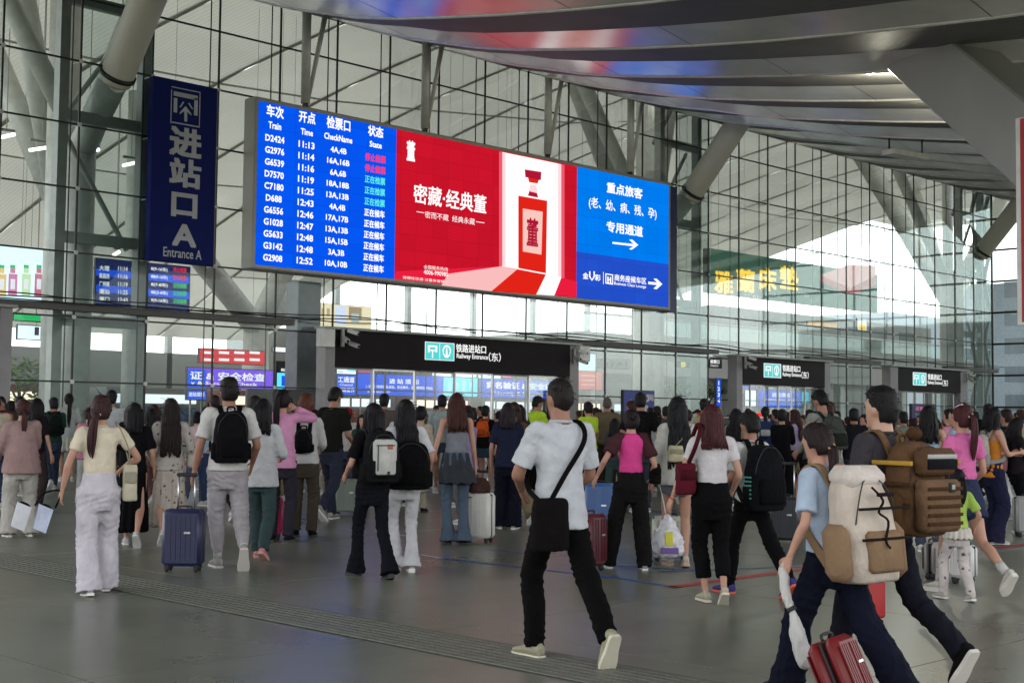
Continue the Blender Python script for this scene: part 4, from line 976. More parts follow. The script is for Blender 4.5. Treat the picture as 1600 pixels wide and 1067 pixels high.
def person(px, yf, yh, head=0, cat_label='', sex='f', top=('tee', (200, 200, 200)), bottom=('wide', (60, 60, 70)), hair=('long', BLK), shoes=('sneaker', (210, 210, 205), (225, 225, 220)),
           feet=None, hands=None, lean=0, nod=0, turn=0, tilt=0, build=1.0, group=None, at=None, vox=.014, skin=None, name='person', Hfix=None, curl=.5, elbows=None, twist=0, hipsway=0, detail=True):
    NP[0] += 1; sd = NP[0]; rr = random.Random(sd)
    if at is None: G = gr(px, yf)
    else: G = V(at)
    fem = sex == 'f'; child = sex == 'c'
    d = V((G.x-CAM.x, G.y-CAM.y, 0)).normalized(); rgt = V((d.y, -d.x, 0)); a = radians(head); fwd = d*cos(a)+rgt*sin(a); rz = atan2(-fwd.x, fwd.y)
    if Hfix: H = Hfix
    else:
        up = on(px, yh, 1, G.y) if abs(G.y-CAM.y) > 3 else None
        dist = (G-CAM).dot(V((FW.x, FW.y, 0)).normalized())
        H = CAM.z+ (ray(px, yh)*(dist/ray(px, yh).dot(V((FW.x, FW.y, 0)).normalized()))).z
        H = min(1.9, H*(1+.02*abs(lean)))
    s = H/1.7; skin = skin or (SKIN if fem or child else SKIND)
    SEEN.append((px, (G-CAM).length, yf)); P = Person(); P.H = H; P.s = s; P.G = G; P.rz = rz
    t = empty(name, G, cat_label, 'child' if child else 'person', group, rz); P.root = t
    P.M = Matrix.Translation(G) @ Matrix.Rotation(rz, 4, 'Z')
    P.Mi = P.M.inverted()
    sh = (.146 if fem else .168)*s*build; hipw = (.086 if fem else .085)*s*build; hw = (.148 if fem else .150)*s*build
    if child: sh, hipw, hw = .14*s, .08*s, .13*s
    ft = feet or ((-.09, .02, .08, 0), (.09, -.02, .08, 0))   # (x,y,z,pitch)
    ft = [(f[0]*s, f[1]*s, f[2]*s, f[3]) for f in ft]
    th, cl = .245*H, .245*H
    zh = .525*H
    for f, sx in zip(ft, (-1, 1)):
        dxy = sqrt((f[0]-sx*hipw)**2+f[1]**2); mx = th+cl-.003
        if dxy < mx: zh = min(zh, f[2]+sqrt(mx*mx-dxy*dxy)) if f[2] < .11*s else zh
    P.zh = zh
    le = radians(lean); T = lambda x, y, z: V((x, y*1+(z-zh)*sin(le) if z > zh else y, zh+(z-zh)*cos(le) if z > zh else z))
    zsh = zh+.303*H; zneck = zh+.332*H; zhead = zh+.414*H
    SL, SR = T(-sh, -.01, zsh), T(sh, -.01, zsh)
    hp = T(0, .012*s, zhead); P.hp = hp
    Mh = Matrix.Translation(hp) @ Matrix.Rotation(radians(-turn), 4, 'Z') @ Matrix.Rotation(radians(-nod)-le*.5, 4, 'X') @ Matrix.Rotation(radians(tilt), 4, 'Y')
    P.Mh = Mh
    # ---- body skin
    b = MB()
    b.stack([(zh-.08*s, 0, 0, hw*.75, .085*s, 2.4), (zh+.05*s, 0, 0, hw*.72, .085*s, 2.4), (zh+.17*s, 0, 0, hw*.68, .075*s, 2.4), (zsh-.08*s, 0, 0, sh*.74, .078*s, 2.4), (zsh+.0*s, 0, 0, sh*.76, .05*s, 2.4), (zsh+.024*s, 0, 0, sh*.42, .045*s, 2.2), (zneck+.02*s, 0, 0, .055*s, .055*s, 2)], n=20, sub=2, M=None)
    if lean: b.v = [T(*v) for v in b.v]
    nr = (.050 if fem or child else .060)*s
    nb = T(0, -.008*s, zneck-.03*s); b.limb([nb, (nb+hp)*.5+V((0, -.004, -.01)), hp+V((0, -.012*s, -.03*s))], [nr*1.15, nr, nr*.98], 14, 3)
    headshape(b, H*(1.18 if child else 1), hp, Mh, fem)
    hd = hands or ((-.27, .03, .80), (.27, .03, .80)); P.hand = []; P.elb = []; P.wr = []
    ua, fa = .172*H, .150*H; ar = (.85 if fem else 1)*s*build
    el = elbows or ((-.35, -1, -.1), (.35, -1, -.1)); fl = []
    hmb = MB()
    for i, (S_, sx) in enumerate(((SL, -1), (SR, 1))):
        h_ = V((hd[i][0]*s, hd[i][1]*s, hd[i][2]*s)); E_, W_ = ik(S_, h_, ua, fa, el[i]); P.elb.append(E_); P.wr.append(W_)
        b.limb([T(sx*sh*.7, 0, zsh-.02*s), S_, S_+(E_-S_)*.3, E_, E_+(W_-E_)*.3, W_], [.05*ar, .052*ar, .046*ar, .037*ar, .038*ar, .024*ar], 14, 4)
        f_ = (W_-E_).normalized(); pn = hd[i][3] if len(hd[i]) > 3 else V((-sx, .25, 0))
        hand(hmb, W_, f_, pn, -sx if False else (1 if sx > 0 else -1), s*(.92 if fem else 1.02), curl)
        P.hand.append(W_+f_*.09*s)
    KN = []
    for i, sx in enumerate((-1, 1)):
        hj = V((sx*hipw, 0, zh)); K_, A_ = ik(hj, ft[i][:3], th, cl, (sx*.12, 1, .1)); KN.append((hj, K_, A_))
        if True:
            lk = 1 if bottom[0] in ('shorts', 'skirt', 'dress') else (.88 if bottom[0] == 'cropped' else .76)
            b.limb([hj, hj+(K_-hj)*.35, K_, K_+(A_-K_)*.30+V((0, -.012*s, 0)), A_+(K_-A_)*.15, A_], [.082*s*build*lk, .074*s*build*lk, .050*s*lk, .050*s*lk, .030*s, .032*s], 14, 4)
    P.KN = KN
    body = remesh(b, vox if vox < .014 else vox*.9, 3)
    # join the separate-fingered hands on to the arm ends
    if detail:
        n0 = len(body.vertices); vs = [v.co.copy() for v in body.vertices]+hmb.v; fs = [tuple(p.vertices) for p in body.polygons]+[tuple(i+n0 for i in f) for f in hmb.f]
        body = bpy.data.meshes.new('body'); body.from_pydata([tuple(v) for v in vs], [], fs); body.shade_smooth()
    bo = part('body', body, skin, t)
    # eyes, brows and lips where a face can be seen
    if True:
        e = MB(); k = s*(1.18 if child else 1)
        for sx in (-1, 1):
            e.ball((sx*.030*k, .082*k, .012*k), (.013*k, .008*k, .006*k), 6, Mh)
            e.add([Mh @ V(q) for q in ((sx*.014*k, .093*k, .032*k), (sx*.046*k, .080*k, .034*k), (sx*.046*k, .082*k, .040*k), (sx*.014*k, .096*k, .039*k))], [(0, 1, 2, 3)])
        e.build('eyes', EYE, t, True)
        MB().ball((0, .094*k, -.056*k), (.021*k, .005*k, .006*k), 8, Mh).build('lips', LIP, t, True)
    # ---- trousers / skirt
    bk, bc = bottom[0], bottom[1]; bkind = bottom[2] if len(bottom) > 2 else 'plain'; bm = cloth(bc, bkind)
    zw = zh+(.095 if fem else .07)*H*1.0
    q = MB()
    def hips(zlow, g=1.0):
        q.stack([(zlow-.055*H, 0, -.004*s, hw*.70*g, .085*s*g*build, 2.3), (zlow, 0, -.006*s, hw*.93*g, .110*s*g*build, 2.5), (zh, 0, -.012*s, hw*1.04*g, .122*s*g*build, 2.4), (zh+.06*H, 0, -.004*s, hw*.96*g, .108*s*g*build, 2.3), (zw, 0, 0, hw*.91, .102*s*build, 2.3)], n=26, sub=3)
    if bk in ('wide', 'slim', 'flare', 'jogger', 'straight', 'baggy', 'cropped'):
        hips(zh-.05*H)
        R = {'wide': (.100, .094, .100, .118), 'slim': (.086, .060, .054, .044), 'flare': (.088, .066, .064, .105), 'jogger': (.100, .082, .070, .048), 'straight': (.094, .076, .070, .066), 'baggy': (.104, .096, .094, .088), 'cropped': (.094, .076, .074, .070)}[bk]
        for i, (hj, K_, A_) in enumerate(KN):
            sx = (-1, 1)[i]; end = A_+V((0, 0, -.045*s if bk in ('wide', 'flare') else -.0)); 
            if bk == 'cropped': end = A_+(K_-A_)*.3
            if bk == 'jogger': end = A_+(K_-A_)*.12
            ang = (A_-K_).normalized()
            end = A_+ang*(.05*s if bk in ('wide', 'flare', 'baggy') else .015*s) if bk not in ('cropped', 'jogger') else end
            m1 = hj+(K_-hj)*.4; m2 = K_+(end-K_)*.5
            q.limb([hj+V((sx*.004, 0, .03*s)), m1, K_+V((0, .008, 0)), m2+V((0, -.012*s, 0)), end], [R[0]*s*build, (R[0]+R[1])/2*s*build*.98, R[1]*s, R[2]*s, R[3]*s], 18, 5)
        me = remesh(q, vox, 3, legfold(.0064*s if bk != 'slim' else .004, KN, s, sd, bk))
    elif bk == 'shorts':
        hips(zh-.05*H)
        for i, (hj, K_, A_) in enumerate(KN):
            q.limb([hj+V((0, 0, .02)), hj+(K_-hj)*(bottom[3] if len(bottom) > 3 else .42)], [.100*s, .104*s], 16, 3)
        me = remesh(q, vox, 2, fold(.006*s, 9, 6, sd))
    else:   # skirt or dress down to a given height
        zb = (bottom[3] if len(bottom) > 3 else .25)*H; fl_ = (bottom[4] if len(bottom) > 4 else 1.5)
        ax = (KN[0][2]+KN[1][2])*.5; mx_, my_ = 0, ax.y*.35
        q.stack([(zb, mx_, my_, hw*fl_, .13*s*fl_, 2.1), (zb+.02*H, mx_, my_, hw*fl_*.99, .13*s*fl_, 2.1), ((zb+zh)/2, 0, my_*.5, hw*(1+fl_)/2*1.02, .125*s*(1+fl_)/2, 2.1), (zh, 0, -.01*s, hw*1.06, .124*s, 2.3), (zh+.06*H, 0, 0, hw*.95, .105*s, 2.3), (zw+.01*H, 0, 0, hw*.84, .095*s, 2.3)], n=40, sub=4)
        zt = zh+.02*H
        def pleat(p):
            k = min(1, max(0, (zt-p.z)/(zt-zb+.001))); an = atan2(p.y-my_*k, p.x)
            return (.004+.016*k)*s*(sin(an*11+2*noise.noise(V((p.x*3, p.y*3, sd))))+.6*noise.noise(V((an*3, p.z*2, sd))))
        me = remesh(q, vox, 2, pleat)
    bo2 = part({'shorts': 'shorts', 'skirt': 'skirt', 'dress': 'skirt'}.get(bk, 'trousers'), me, bm, t); P.bottom = bo2
    # ---- top
    tk, tc = top[0], top[1]; tkind = top[2] if len(top) > 2 else 'plain'
    hem = {'tee': -.005, 'crop': .055, 'long': -.012, 'shirt': -.05, 'tank': .06, 'blouse': -.045, 'cami': .05}.get(tk, 0)*H
    if len(top) > 3: hem = top[3]*H
    loose = {'tee': 1.0, 'crop': .90, 'long': 1.04, 'shirt': 1.12, 'tank': .86, 'blouse': 1.16, 'cami': .86}[tk]*(top[4] if len(top) > 4 else 1)
    q = MB(); z0 = zh+hem; dp = .114*s*build
    tucked = hem > .03*H
    zs_ = [(z0, 0, -.010*s, hw*(.93 if tucked else 1.14)*max(loose, .93), (dp*.90 if tucked else .142*s*build)*max(loose, .93), 2.3), (z0+.03*H, 0, -.008*s, hw*(.94 if tucked else 1.12)*max(loose, .93), (dp*.92 if tucked else .138*s*build)*max(loose, .93), 2.3),
           (zh+.14*H, 0, 0, (hw*.93+sh*.0)*loose, dp*.92*loose, 2.3), (zh+.21*H, 0, .004*s, (sh*.96)*min(loose, 1.06), dp*.98*loose, 2.3), (zsh-.035*s, 0, -.002*s, sh*1.0, dp*.86, 2.4), (zsh+.012*s, 0, -.008*s, sh*.90, dp*.62, 2.3), (zsh+.042*s, 0, -.008*s, sh*.58, dp*.52, 2.2), (zneck+.004*s, 0, -.004*s, nr*1.28, nr*1.25, 2.0)]
    if tk in ('tank', 'cami'): zs_ = zs_[:3]+[(zh+.20*H, 0, .004*s, sh*.90, dp*.92, 2.3), (zh+.245*H, 0, 0, sh*.84, dp*.88, 2.3)]+([(zsh+.004*s, 0, -.004*s, sh*.66, dp*.66, 2.3), (zsh+.036*s, 0, -.004*s, sh*.56, dp*.55, 2.2)] if tk == 'tank' else [])
    if tucked and bk not in ('skirt', 'dress'): zs_ = [(zw-.05*H, 0, 0, hw*.80, dp*.78, 2.3), (zw-.006, 0, 0, hw*.86, dp*.84, 2.3), (zw+.018*H, 0, 0, hw*.925*max(.96, loose), dp*.92*max(.96, loose), 2.3)]+zs_[2:]
    zs_.sort(key=lambda r: r[0])
    q.stack(zs_, n=28, sub=3)
    if lean: q.v = [T(*v) for v in q.v]
    if tk not in ('tank', 'cami'):
        for i, (S_, sx) in enumerate(((SL, -1), (SR, 1))):
            E_, W_ = P.elb[i], P.wr[i]; sr_ = (.056 if loose < 1 else .064)*s*build*(1 if not fem else .95)
            pts = [T(sx*sh*.62, -.004, zsh-.028*s), S_+(E_-S_)*.02, S_+(E_-S_)*.35]; rd = [.058*s*build, sr_*.98, sr_]
            if tk in ('long', 'shirt', 'blouse') or (len(top) > 5 and top[5] == 'long'):
                pts += [E_, E_+(W_-E_)*.5, E_+(W_-E_)*.92]; rd += [sr_*.86, sr_*.76, sr_*(.62 if tk != 'blouse' else .8)]
            elif tk == 'crop' : pts += [S_+(E_-S_)*.62]; rd += [sr_*1.0]
            else: pts += [S_+(E_-S_)*.84]; rd += [sr_*1.12]
            q.limb(pts, rd, 16, 4)
    me = remesh(q, vox, 3, shirtfold(.0078*s*(1.3 if loose > 1.08 else 1), (zh, zsh, hw), sd+.5))
    to = part({'tee': 'shirt', 'crop': 'shirt', 'long': 'shirt', 'shirt': 'shirt', 'tank': 'vest_top', 'cami': 'camisole', 'blouse': 'blouse'}[tk], me, cloth(tc, tkind), t); P.top = to
    if tk == 'tee' or tk == 'crop':  # neck rib
        c = T(0, -.006*s, zneck+.004*s); MB().limb([c+V((0, 0, -.012*s)), c+V((0, 0, .006*s))], [nr*1.30, nr*1.20], 18, 1).build('neckband', cloth(sc(tc, .93) if False else tuple(int(v*.94) for v in tc)), to, True)
    # ---- shoes
    for i in range(2):
        if not detail and i > 1: break
        A_ = KN[i][2]; K_ = KN[i][1]
        u, sl_ = MB(), MB(); shoe(u, sl_, A_, ((-.12, 1), (.12, 1))[i], radians(ft[i][3]), s*(.93 if fem else 1.04), shoes[0])
        so_ = u.build('shoe', cloth(shoes[1]) if shoes[0] != 'sandal' else mat('sandal_%d' % shoes[1][0], L(shoes[1]), .5), t, True)
        sl_.build('sole', mat('sole_%d_%d_%d' % tuple(shoes[2]), L(shoes[2]), .6), so_)
        if len(shoes) > 3:
            MB().limb([A_+(K_-A_)*.30, A_+(K_-A_)*.02], [.042*s, .040*s], 12, 2).build('sock', cloth(shoes[3]), t, True)
    # ---- hair
    hk, hc_ = hair[0], hair[1]; hm = hairmat(hc_); k = s*(1.18 if child else 1)*(1.0)
    q = MB(); rings = []; nphi = 26; nth = 15
    front = {'short': 28, 'buzz': 34}.get(hk, 30)
    for i in range(nth+1):
        e_ = radians(88-i*(88+62)/nth); ring = []
        for j in range(nphi):
            ph = 2*pi*j/nphi; fx, fy = sin(ph), cos(ph)     # fy=1 is the face
            lim = radians(front) if fy > .55 else (radians(-2 if hk in ('short', 'buzz') else -15) if fy > -.2 else radians(-46 if hk not in ('buzz',) else -22))
            if .2 < fy <= .55: lim = radians(10)
            tk_ = {'short': .013, 'buzz': .005, 'fluffy': .028}.get(hk, .017)
            out = 1 if e_ > lim else -1
            blend = max(-1, min(1, (e_-lim)/radians(9)))
            rx, ry, rz_ = .074*k, .097*k, .119*k
            ce, se = cos(e_)**.87, abs(sin(e_))**.87*(1 if e_ > 0 else -1); base_r = V((rx*fx*ce, -.008*k+ry*fy*ce, rz_*se*(1 if e_ > 0 else .9)))
            if e_ < 0: base_r = V((base_r.x*(1+.10*sin(e_)), base_r.y*(1+.05*sin(e_)), base_r.z))
            nrm = V((fx*cos(e_), fy*cos(e_), sin(e_)))
            tt = tk_*k*(blend if blend > 0 else blend*1.4)
            tt += (.006*k*noise.noise(V((fx*3+sd, fy*3, sin(e_)*3))) + (.004*k*noise.noise(V((fx*9+sd, fy*9, sin(e_)*4))))) if blend > 0 else 0
            if hk == 'short' and e_ > radians(35): tt += .012*k
            if hk == 'buzz' and e_ > radians(30): tt += .004*k
            if hk == 'fluffy': tt += .010*k*noise.noise(V((fx*5+sd, fy*5, sin(e_)*5)))
            ring.append(Mh @ (base_r+nrm*tt))
        rings.append(ring)
    q.loft(rings)
    cap = q
    def lock(pts, r0, n=6, sub=3): cap.limb(pts, r0, n, sub)
    bx = lambda x, y, z: Mh @ V((x*k, y*k, z*k))
    nb_ = 1
    if hk in ('long', 'bob', 'shoulder', 'wavy'):
        Ln = {'long': .46, 'bob': .17, 'shoulder': .26, 'wavy': .34}[hk]*(hair[2] if len(hair) > 2 else 1)
        back = T(0, -.10*s, zsh)
        for i in range((88 if vox < .0145 else 54) if detail else 22):
            ph = radians(rr.uniform(-118, 118)); fx, fy = sin(ph), -cos(ph); ln = Ln*rr.uniform(.84, 1.06)
            p0 = bx(fx*.04, fy*.05, .118); p1 = bx(fx*.083, fy*.104-.006, .03); p2 = bx(fx*.088, fy*.108-.004, -.055)
            wv_ = .014 if hk == 'wavy' else .007; lr = (.72 if vox < .0145 and detail else 1)*rr.uniform(.7, 1.25)
            dn = [p0, p1, p2]; rad = [.012*k*lr, .021*k*lr, .022*k*lr]
            m_ = max(2, int(ln/.07))
            for j in range(1, m_+1):
                f_ = j/m_; z = p2.z-ln*f_*k
                spread = 1+.25*f_ if hk != 'bob' else 1.06-.25*f_*0
                x = p2.x-hp.x; y = p2.y-hp.y
                yy_ = hp.y+y*spread-(.035*s*f_ if hk in ('long', 'wavy') else .0)-(sin(le)*0)
                if z < zsh+.03*s: yy_ = min(yy_, back.y-(.012+.03*abs(cos(ph)))*s) if fy < .2 else yy_
                dn.append(V((hp.x+x*spread+wv_*k*sin(j*1.7+i), yy_+wv_*k*cos(j*1.3+i*2), z))); rad.append(.022*k*lr*(1-.35*f_))
            rad[-1] = .008*k; lock(dn, rad, 6, 2)
    if hk in ('pony', 'highpony', 'lowpony'):
        hz = {'pony': .03, 'highpony': .075, 'lowpony': -.045}[hk]; Ln = .36*(hair[2] if len(hair) > 2 else 1); side = hair[3] if len(hair) > 3 else 0
        r_ = bx(side*.03, -.118, hz)
        for i in range(22 if detail else 9):
            ln = Ln*rr.uniform(.82, 1.05); a_ = rr.uniform(0, 6.28); q_ = rr.uniform(0, .022)*k; jx, jy = q_*cos(a_), q_*sin(a_); out = -.035 if hk != 'lowpony' else -.012
            pts = [bx(side*.02, -.095, hz+.01), r_+V((jx*.4, jy*.4, 0)), r_+V((jx+side*.06*k, jy+out*k, -.04*k)), r_+V((jx*1.5+side*.10*k, jy+out*1.1*k-sin(le)*0, -ln*.45*k)), r_+V((jx*1.4+side*.11*k, jy+out*.6*k, -ln*.8*k)), r_+V((jx*.6+side*.10*k, jy*.6+out*.5*k, -ln*k))]
            pts = [V((p.x, min(p.y, T(0, -.115*s, zsh).y) if p.z < zsh else p.y, p.z)) for p in pts]
            lock(pts, [.012*k, .012*k, .014*k, .014*k, .010*k, .003*k], 6, 3)
    if hk == 'bun':
        for i in range(14):
            a_ = i*.9; cap.ball(bx(.018*cos(a_), -.125+.012*sin(a_*1.3), .055+.018*sin(a_)), .026*k, 7)
    if hk == 'short' or hk == 'fluffy':
        for i in range(60 if detail else 16):
            ph = rr.uniform(0, 6.28); e_ = radians(rr.uniform(18 if hk == 'short' else -20, 85)); n_ = V((sin(ph)*cos(e_), cos(ph)*cos(e_), sin(e_)))
            if n_.y > .6 and e_ < radians(25): continue
            p = V((.078*n_.x, -.008+.102*n_.y, .126*n_.z)); tdir = V((n_.x*.5+rr.uniform(-.6, .6), n_.y*.5+rr.uniform(-.3, .8), .25+rr.uniform(-.5, .4)))
            lock([bx(*p), bx(*(p+tdir*.018+n_*.004)), bx(*(p+tdir*.032+n_*.003))], [.010*k, .006*k, .002*k], 5, 2)
    if detail and vox < .0145:      # loose strands that break the outline
        for i in range(34):
            ph = rr.uniform(0, 6.28); e_ = radians(rr.uniform(-10, 85)); n_ = V((sin(ph)*cos(e_), cos(ph)*cos(e_), sin(e_)))
            if n_.y > .35 and e_ < radians(35): continue
            r0_ = .086 if hk in ('short', 'buzz') else .094; p = V((r0_*n_.x, -.008+(r0_+.024)*n_.y, (r0_+.046)*n_.z)); td = V((rr.uniform(-.7, .7), -.5+rr.uniform(-.4, .4), rr.uniform(-1, .2))).normalized()
            ln = .03 if hk in ('short', 'buzz') else .09
            cap.limb([bx(*(p*.95)), bx(*(p+td*ln*.5+n_*.010)), bx(*(p+td*ln+n_*.006))], [.0026*k, .0022*k, .001*k], 4, 2)
        if hk in ('long', 'shoulder', 'wavy', 'bob'):
            for i in range(16):
                ph = radians(rr.uniform(-110, 110)); x0_, y0_ = .098*sin(ph), -.118*cos(ph); zz_ = -rr.uniform(.05, Ln*.9)
                cap.limb([bx(x0_*.9, y0_*.9, zz_+.10), bx(x0_*1.12, y0_*1.08, zz_), bx(x0_*1.18, y0_*1.05, zz_-.09)], [.003*k, .0025*k, .001*k], 4, 2)
    ho = cap.build('hair', hm, t, True); P.hair = ho
    if hk in ('pony', 'highpony', 'lowpony') and detail:
        hb = MB(); 
        for i in range(9): hb.ball(r_+V((.018*k*cos(i*.7), .012*k*sin(i*.7)+.01*k, .014*k*sin(i*.7+1))), .012*k, 6)
        hb.build('hair_tie', cloth(hair[4] if len(hair) > 4 else (30, 30, 34)), ho, True)
    P.T = T; P.sh = sh; P.zsh = zsh; P.zneck = zneck; P.hw = hw; P.sd = sd; P.dp = dp; P.SL, P.SR = SL, SR; P.nr = nr
    return P

# ------------------------------------------------------------------ bags and cases
def held(P, name, label, cat, off, group=None):
    """a thing of its own carried by a person; its origin sits at `off` in that person's space"""
    o = V(off); t = empty(name, P.M @ o, label, cat, group, P.rz); return t, o
def strap(P, pts, m, w_=.022, th=.005, n='strap', t=None, o=None, sub=5):
    b = MB(o); b.limb(pts, [(w_, th)]*len(pts), 8, sub, ref=(0, 1, .01)); return b.build(n, m, t, True)
def flatstrap(o, pts, nrm, w_, th, m, t, name='strap', sub=5):
    rows = smoothpts([list(p)+list(q) for p, q in zip(pts, nrm)], sub); b = MB(o); rings = []
    for i, r in enumerate(rows):
        p = V(r[:3]); n_ = V(r[3:]).normalized(); tg = (V(rows[min(i+1, len(rows)-1)][:3])-V(rows[max(i-1, 0)][:3])).normalized(); u = tg.cross(n_).normalized()
        rings.append([p+u*w_/2+n_*th/2, p-u*w_/2+n_*th/2, p-u*w_/2-n_*th/2, p+u*w_/2-n_*th/2])
    b.loft(rings); return b.build(name, m, t)
def backpack(P, label, col, w_=.30, h_=.44, d_=.16, ztop=.02, col2=None, kind='plain', straps=True, xo=0, tiltx=0, mcol=None, onestrap=None):
    s = P.s; yb = -P.dp*.95-.006; zc = P.zsh+ztop-h_/2; T = P.T
    t, o = held(P, 'backpack', label, 'backpack', T(xo, yb-d_/2, zc-h_/2), 'backpacks worn in the crowd')
    m1 = cloth(col, 'plain'); m2 = cloth(col2 or tuple(int(c*.75) for c in col))
    q = MB(); cy = yb-d_/2
    secs = [(zc-h_/2, xo, cy, w_*.40, d_*.36, 3), (zc-h_/2+.02, xo, cy, w_*.5, d_*.48, 3.2), (zc-h_*.2, xo, cy-.005, w_*.51, d_*.53, 3), (zc+h_*.12, xo, cy, w_*.49, d_*.50, 2.8), (zc+h_*.34, xo, cy+.01, w_*.44, d_*.42, 2.6), (zc+h_*.46, xo, cy+.022, w_*.33, d_*.30, 2.4), (zc+h_/2, xo, cy+.03, w_*.16, d_*.18, 2.2)]
    q.stack(secs, n=28, sub=4); q.v = [T(*v)-o for v in q.v]
    me = remesh(q, .011, 2, fold(.005, 7, 6, P.sd+3)); part('pack', me, m1, t)
    def bx(lo, hi, nm, m, par=t, bev=.012):
        b = MB(); b.box(lo, hi, bev=bev); b.v = [T(*v)-o for v in b.v]; ob = b.build(nm, m, par); return auto(ob, 50)
    yf = cy-d_*.5
    pk = bx((xo-w_*.36, yf-.035, zc-h_*.40), (xo+w_*.36, yf+.03, zc-h_*.02), 'front_pocket', m2 if kind != 'two' else m1, bev=.02)
    z_ = zc-h_*.02+.012
    b = MB(); b.limb([(xo-w_*.42, cy-d_*.28, zc-h_*.05), (xo-w_*.40, cy-d_*.44, zc+h_*.22), (xo-w_*.2, cy-d_*.40, zc+h_*.42), (xo, cy-d_*.34, zc+h_*.46), (xo+w_*.2, cy-d_*.40, zc+h_*.42), (xo+w_*.40, cy-d_*.44, zc+h_*.22), (xo+w_*.42, cy-d_*.28, zc-h_*.05)], [.004]*7, 5, 4); b.v = [T(*v)-o for v in b.v]; b.build('zip', RUBBER, t)
    b = MB(); b.limb([(xo-.035, yb-.03, zc+h_*.48), (xo-.03, yb-.03, zc+h_*.5+.035), (xo+.03, yb-.03, zc+h_*.5+.035), (xo+.035, yb-.03, zc+h_*.48)], [.009]*4, 8, 4); b.v = [T(*v)-o for v in b.v]; b.build('grab_handle', m2, t, True)
    for sx in (-1, 1): bx((xo+sx*w_*.5-.025, cy-.055, zc-h_*.45), (xo+sx*w_*.5+.025, cy+.055, zc-h_*.12), 'side_pocket', m2, bev=.015)
    if straps:
        for sx in ((-1, 1) if onestrap is None else (onestrap,)):
            x = sx*P.sh*.52; dp = P.dp; zs = P.zsh
            pts = [(xo+sx*.07, yb-.01, zc+h_*.36), (x, -dp*.55, zs+.045*s), (x*1.02, 0, zs+.062*s), (x*1.05, dp*.62, zs+.02*s), (x*1.15, dp*1.03, zs-.10*s), (x*1.35, dp*1.06, zs-.22*s), (sx*P.hw*1.02, dp*.5, zs-.33*s), (xo+sx*w_*.42, yb+.0, zc-h_*.36)]
            nr_ = [(0, -1, .3), (0, -.6, 1), (0, 0, 1), (0, .7, .8), (0, 1, .1), (sx*.4, 1, 0), (sx*1, .4, 0), (sx*1, -.2, 0)]
            flatstrap(o, [T(*p) for p in pts], nr_, .05, .014, m2, t)
    return t, o, dict(bx=bx, yf=yf, cy=cy, zc=zc, w=w_, h=h_, d=d_, xo=xo, m1=m1, m2=m2, yb=yb)
def suitcase(px, yb, ytop, label, col, rz=0, w_=None, handle=True, hpx=None, rib='v', wr=.66, dr=.42, lean=0, rough=.35, at=None, Hs=None, extra=.42):
    G = gr(px, yb) if at is None else V(at); d = V((G.x-CAM.x, G.y-CAM.y, 0)).normalized()
    dist = (G-CAM).dot(V((FW.x, FW.y, 0)).normalized()); H = Hs or CAM.z+(ray(px, ytop)*(dist/ray(px, ytop).dot(V((FW.x, FW.y, 0)).normalized()))).z
    W_ = w_ or H*wr; D_ = H*dr; t = empty('suitcase', G, label, 'suitcase', 'wheeled suitcases in the crowd', atan2(d.y, d.x)-pi/2+radians(rz)); t.rotation_euler.x = radians(lean)
    m = mat('case_%d_%d_%d' % tuple(col), L(col), rough, 0, .08, 2); z0 = .055
    auto(MB().box((-W_/2, -D_/2+.003, z0), (W_/2, -.004, H), bev=.035).build('shell', m, t), 40)
    auto(MB().box((-W_/2, .004, z0), (W_/2, D_/2-.003, H), bev=.035).build('shell', m, t), 40)
    MB().box((-W_/2+.006, -.006, z0+.02), (W_/2-.006, .006, H-.012)).build('zip_band', RUBBER, t)
    r = MB()
    if rib == 'v':
        for i in range(9):
            x = -W_/2+W_*(i+1)/10
            if abs(x) < .012: continue
            for y in (-D_/2, D_/2): r.box((x-.008, y-.004, z0+.05), (x+.008, y+.004, H-.05))
    elif rib == 'h':
        for i in range(8):
            z = z0+(H-z0)*(i+1)/9
            for y in (-D_/2, D_/2): r.box((-W_/2+.04, y-.004, z-.012), (W_/2-.04, y+.004, z+.012))
    else:
        for i in range(6):
            for j in range(7):
                x = -W_/2+.05+(W_-.1)*(i+.5)/6; z = z0+.06+(H-z0-.12)*(j+.5)/7
                for y in (-D_/2, D_/2): r.box((x-W_*.055, y-.004, z-.026), (x+W_*.055, y+.004, z+.026))
    if r.v: r.build('ribs', m, t, kind='stuff')
    for sx in (-1, 1):
        for sy in (-1, 1):
            x, y = sx*(W_/2-.05), sy*(D_/2-.05); wl = MB().tube((x-.012, y, .03), (x+.012, y, .03), .03, n=14).build('wheel', RUBBER, t, True)
            MB().box((x-.024, y-.02, .025), (x+.024, y+.02, .07), bev=.006).build('fork', RUBBER, wl)
    MB().limb([(-.07, 0, H-.002), (-.06, 0, H+.025), (.06, 0, H+.025), (.07, 0, H-.002)], [.009]*4, 8, 3).build('carry_handle', RUBBER, t, True)
    MB().box((.03, -D_/2-.007, H*.62), (.09, -D_/2-.001, H*.65)).build('badge', CHROME, t)
    if handle:
        hh = H+extra
        MB().tube((-.08, D_/2-.05, H-.02), (-.08, D_/2-.05, hh), .009, n=8).tube((.08, D_/2-.05, H-.02), (.08, D_/2-.05, hh), .009, n=8).build('telescopic_rod', CHROME if sum(col) > 200 or True else RUBBER, t, True, kind='stuff')
        MB().box((-.10, D_/2-.07, hh-.01), (.10, D_/2-.03, hh+.025), bev=.01).build('grip', RUBBER, t)
    return t, H, W_, D_

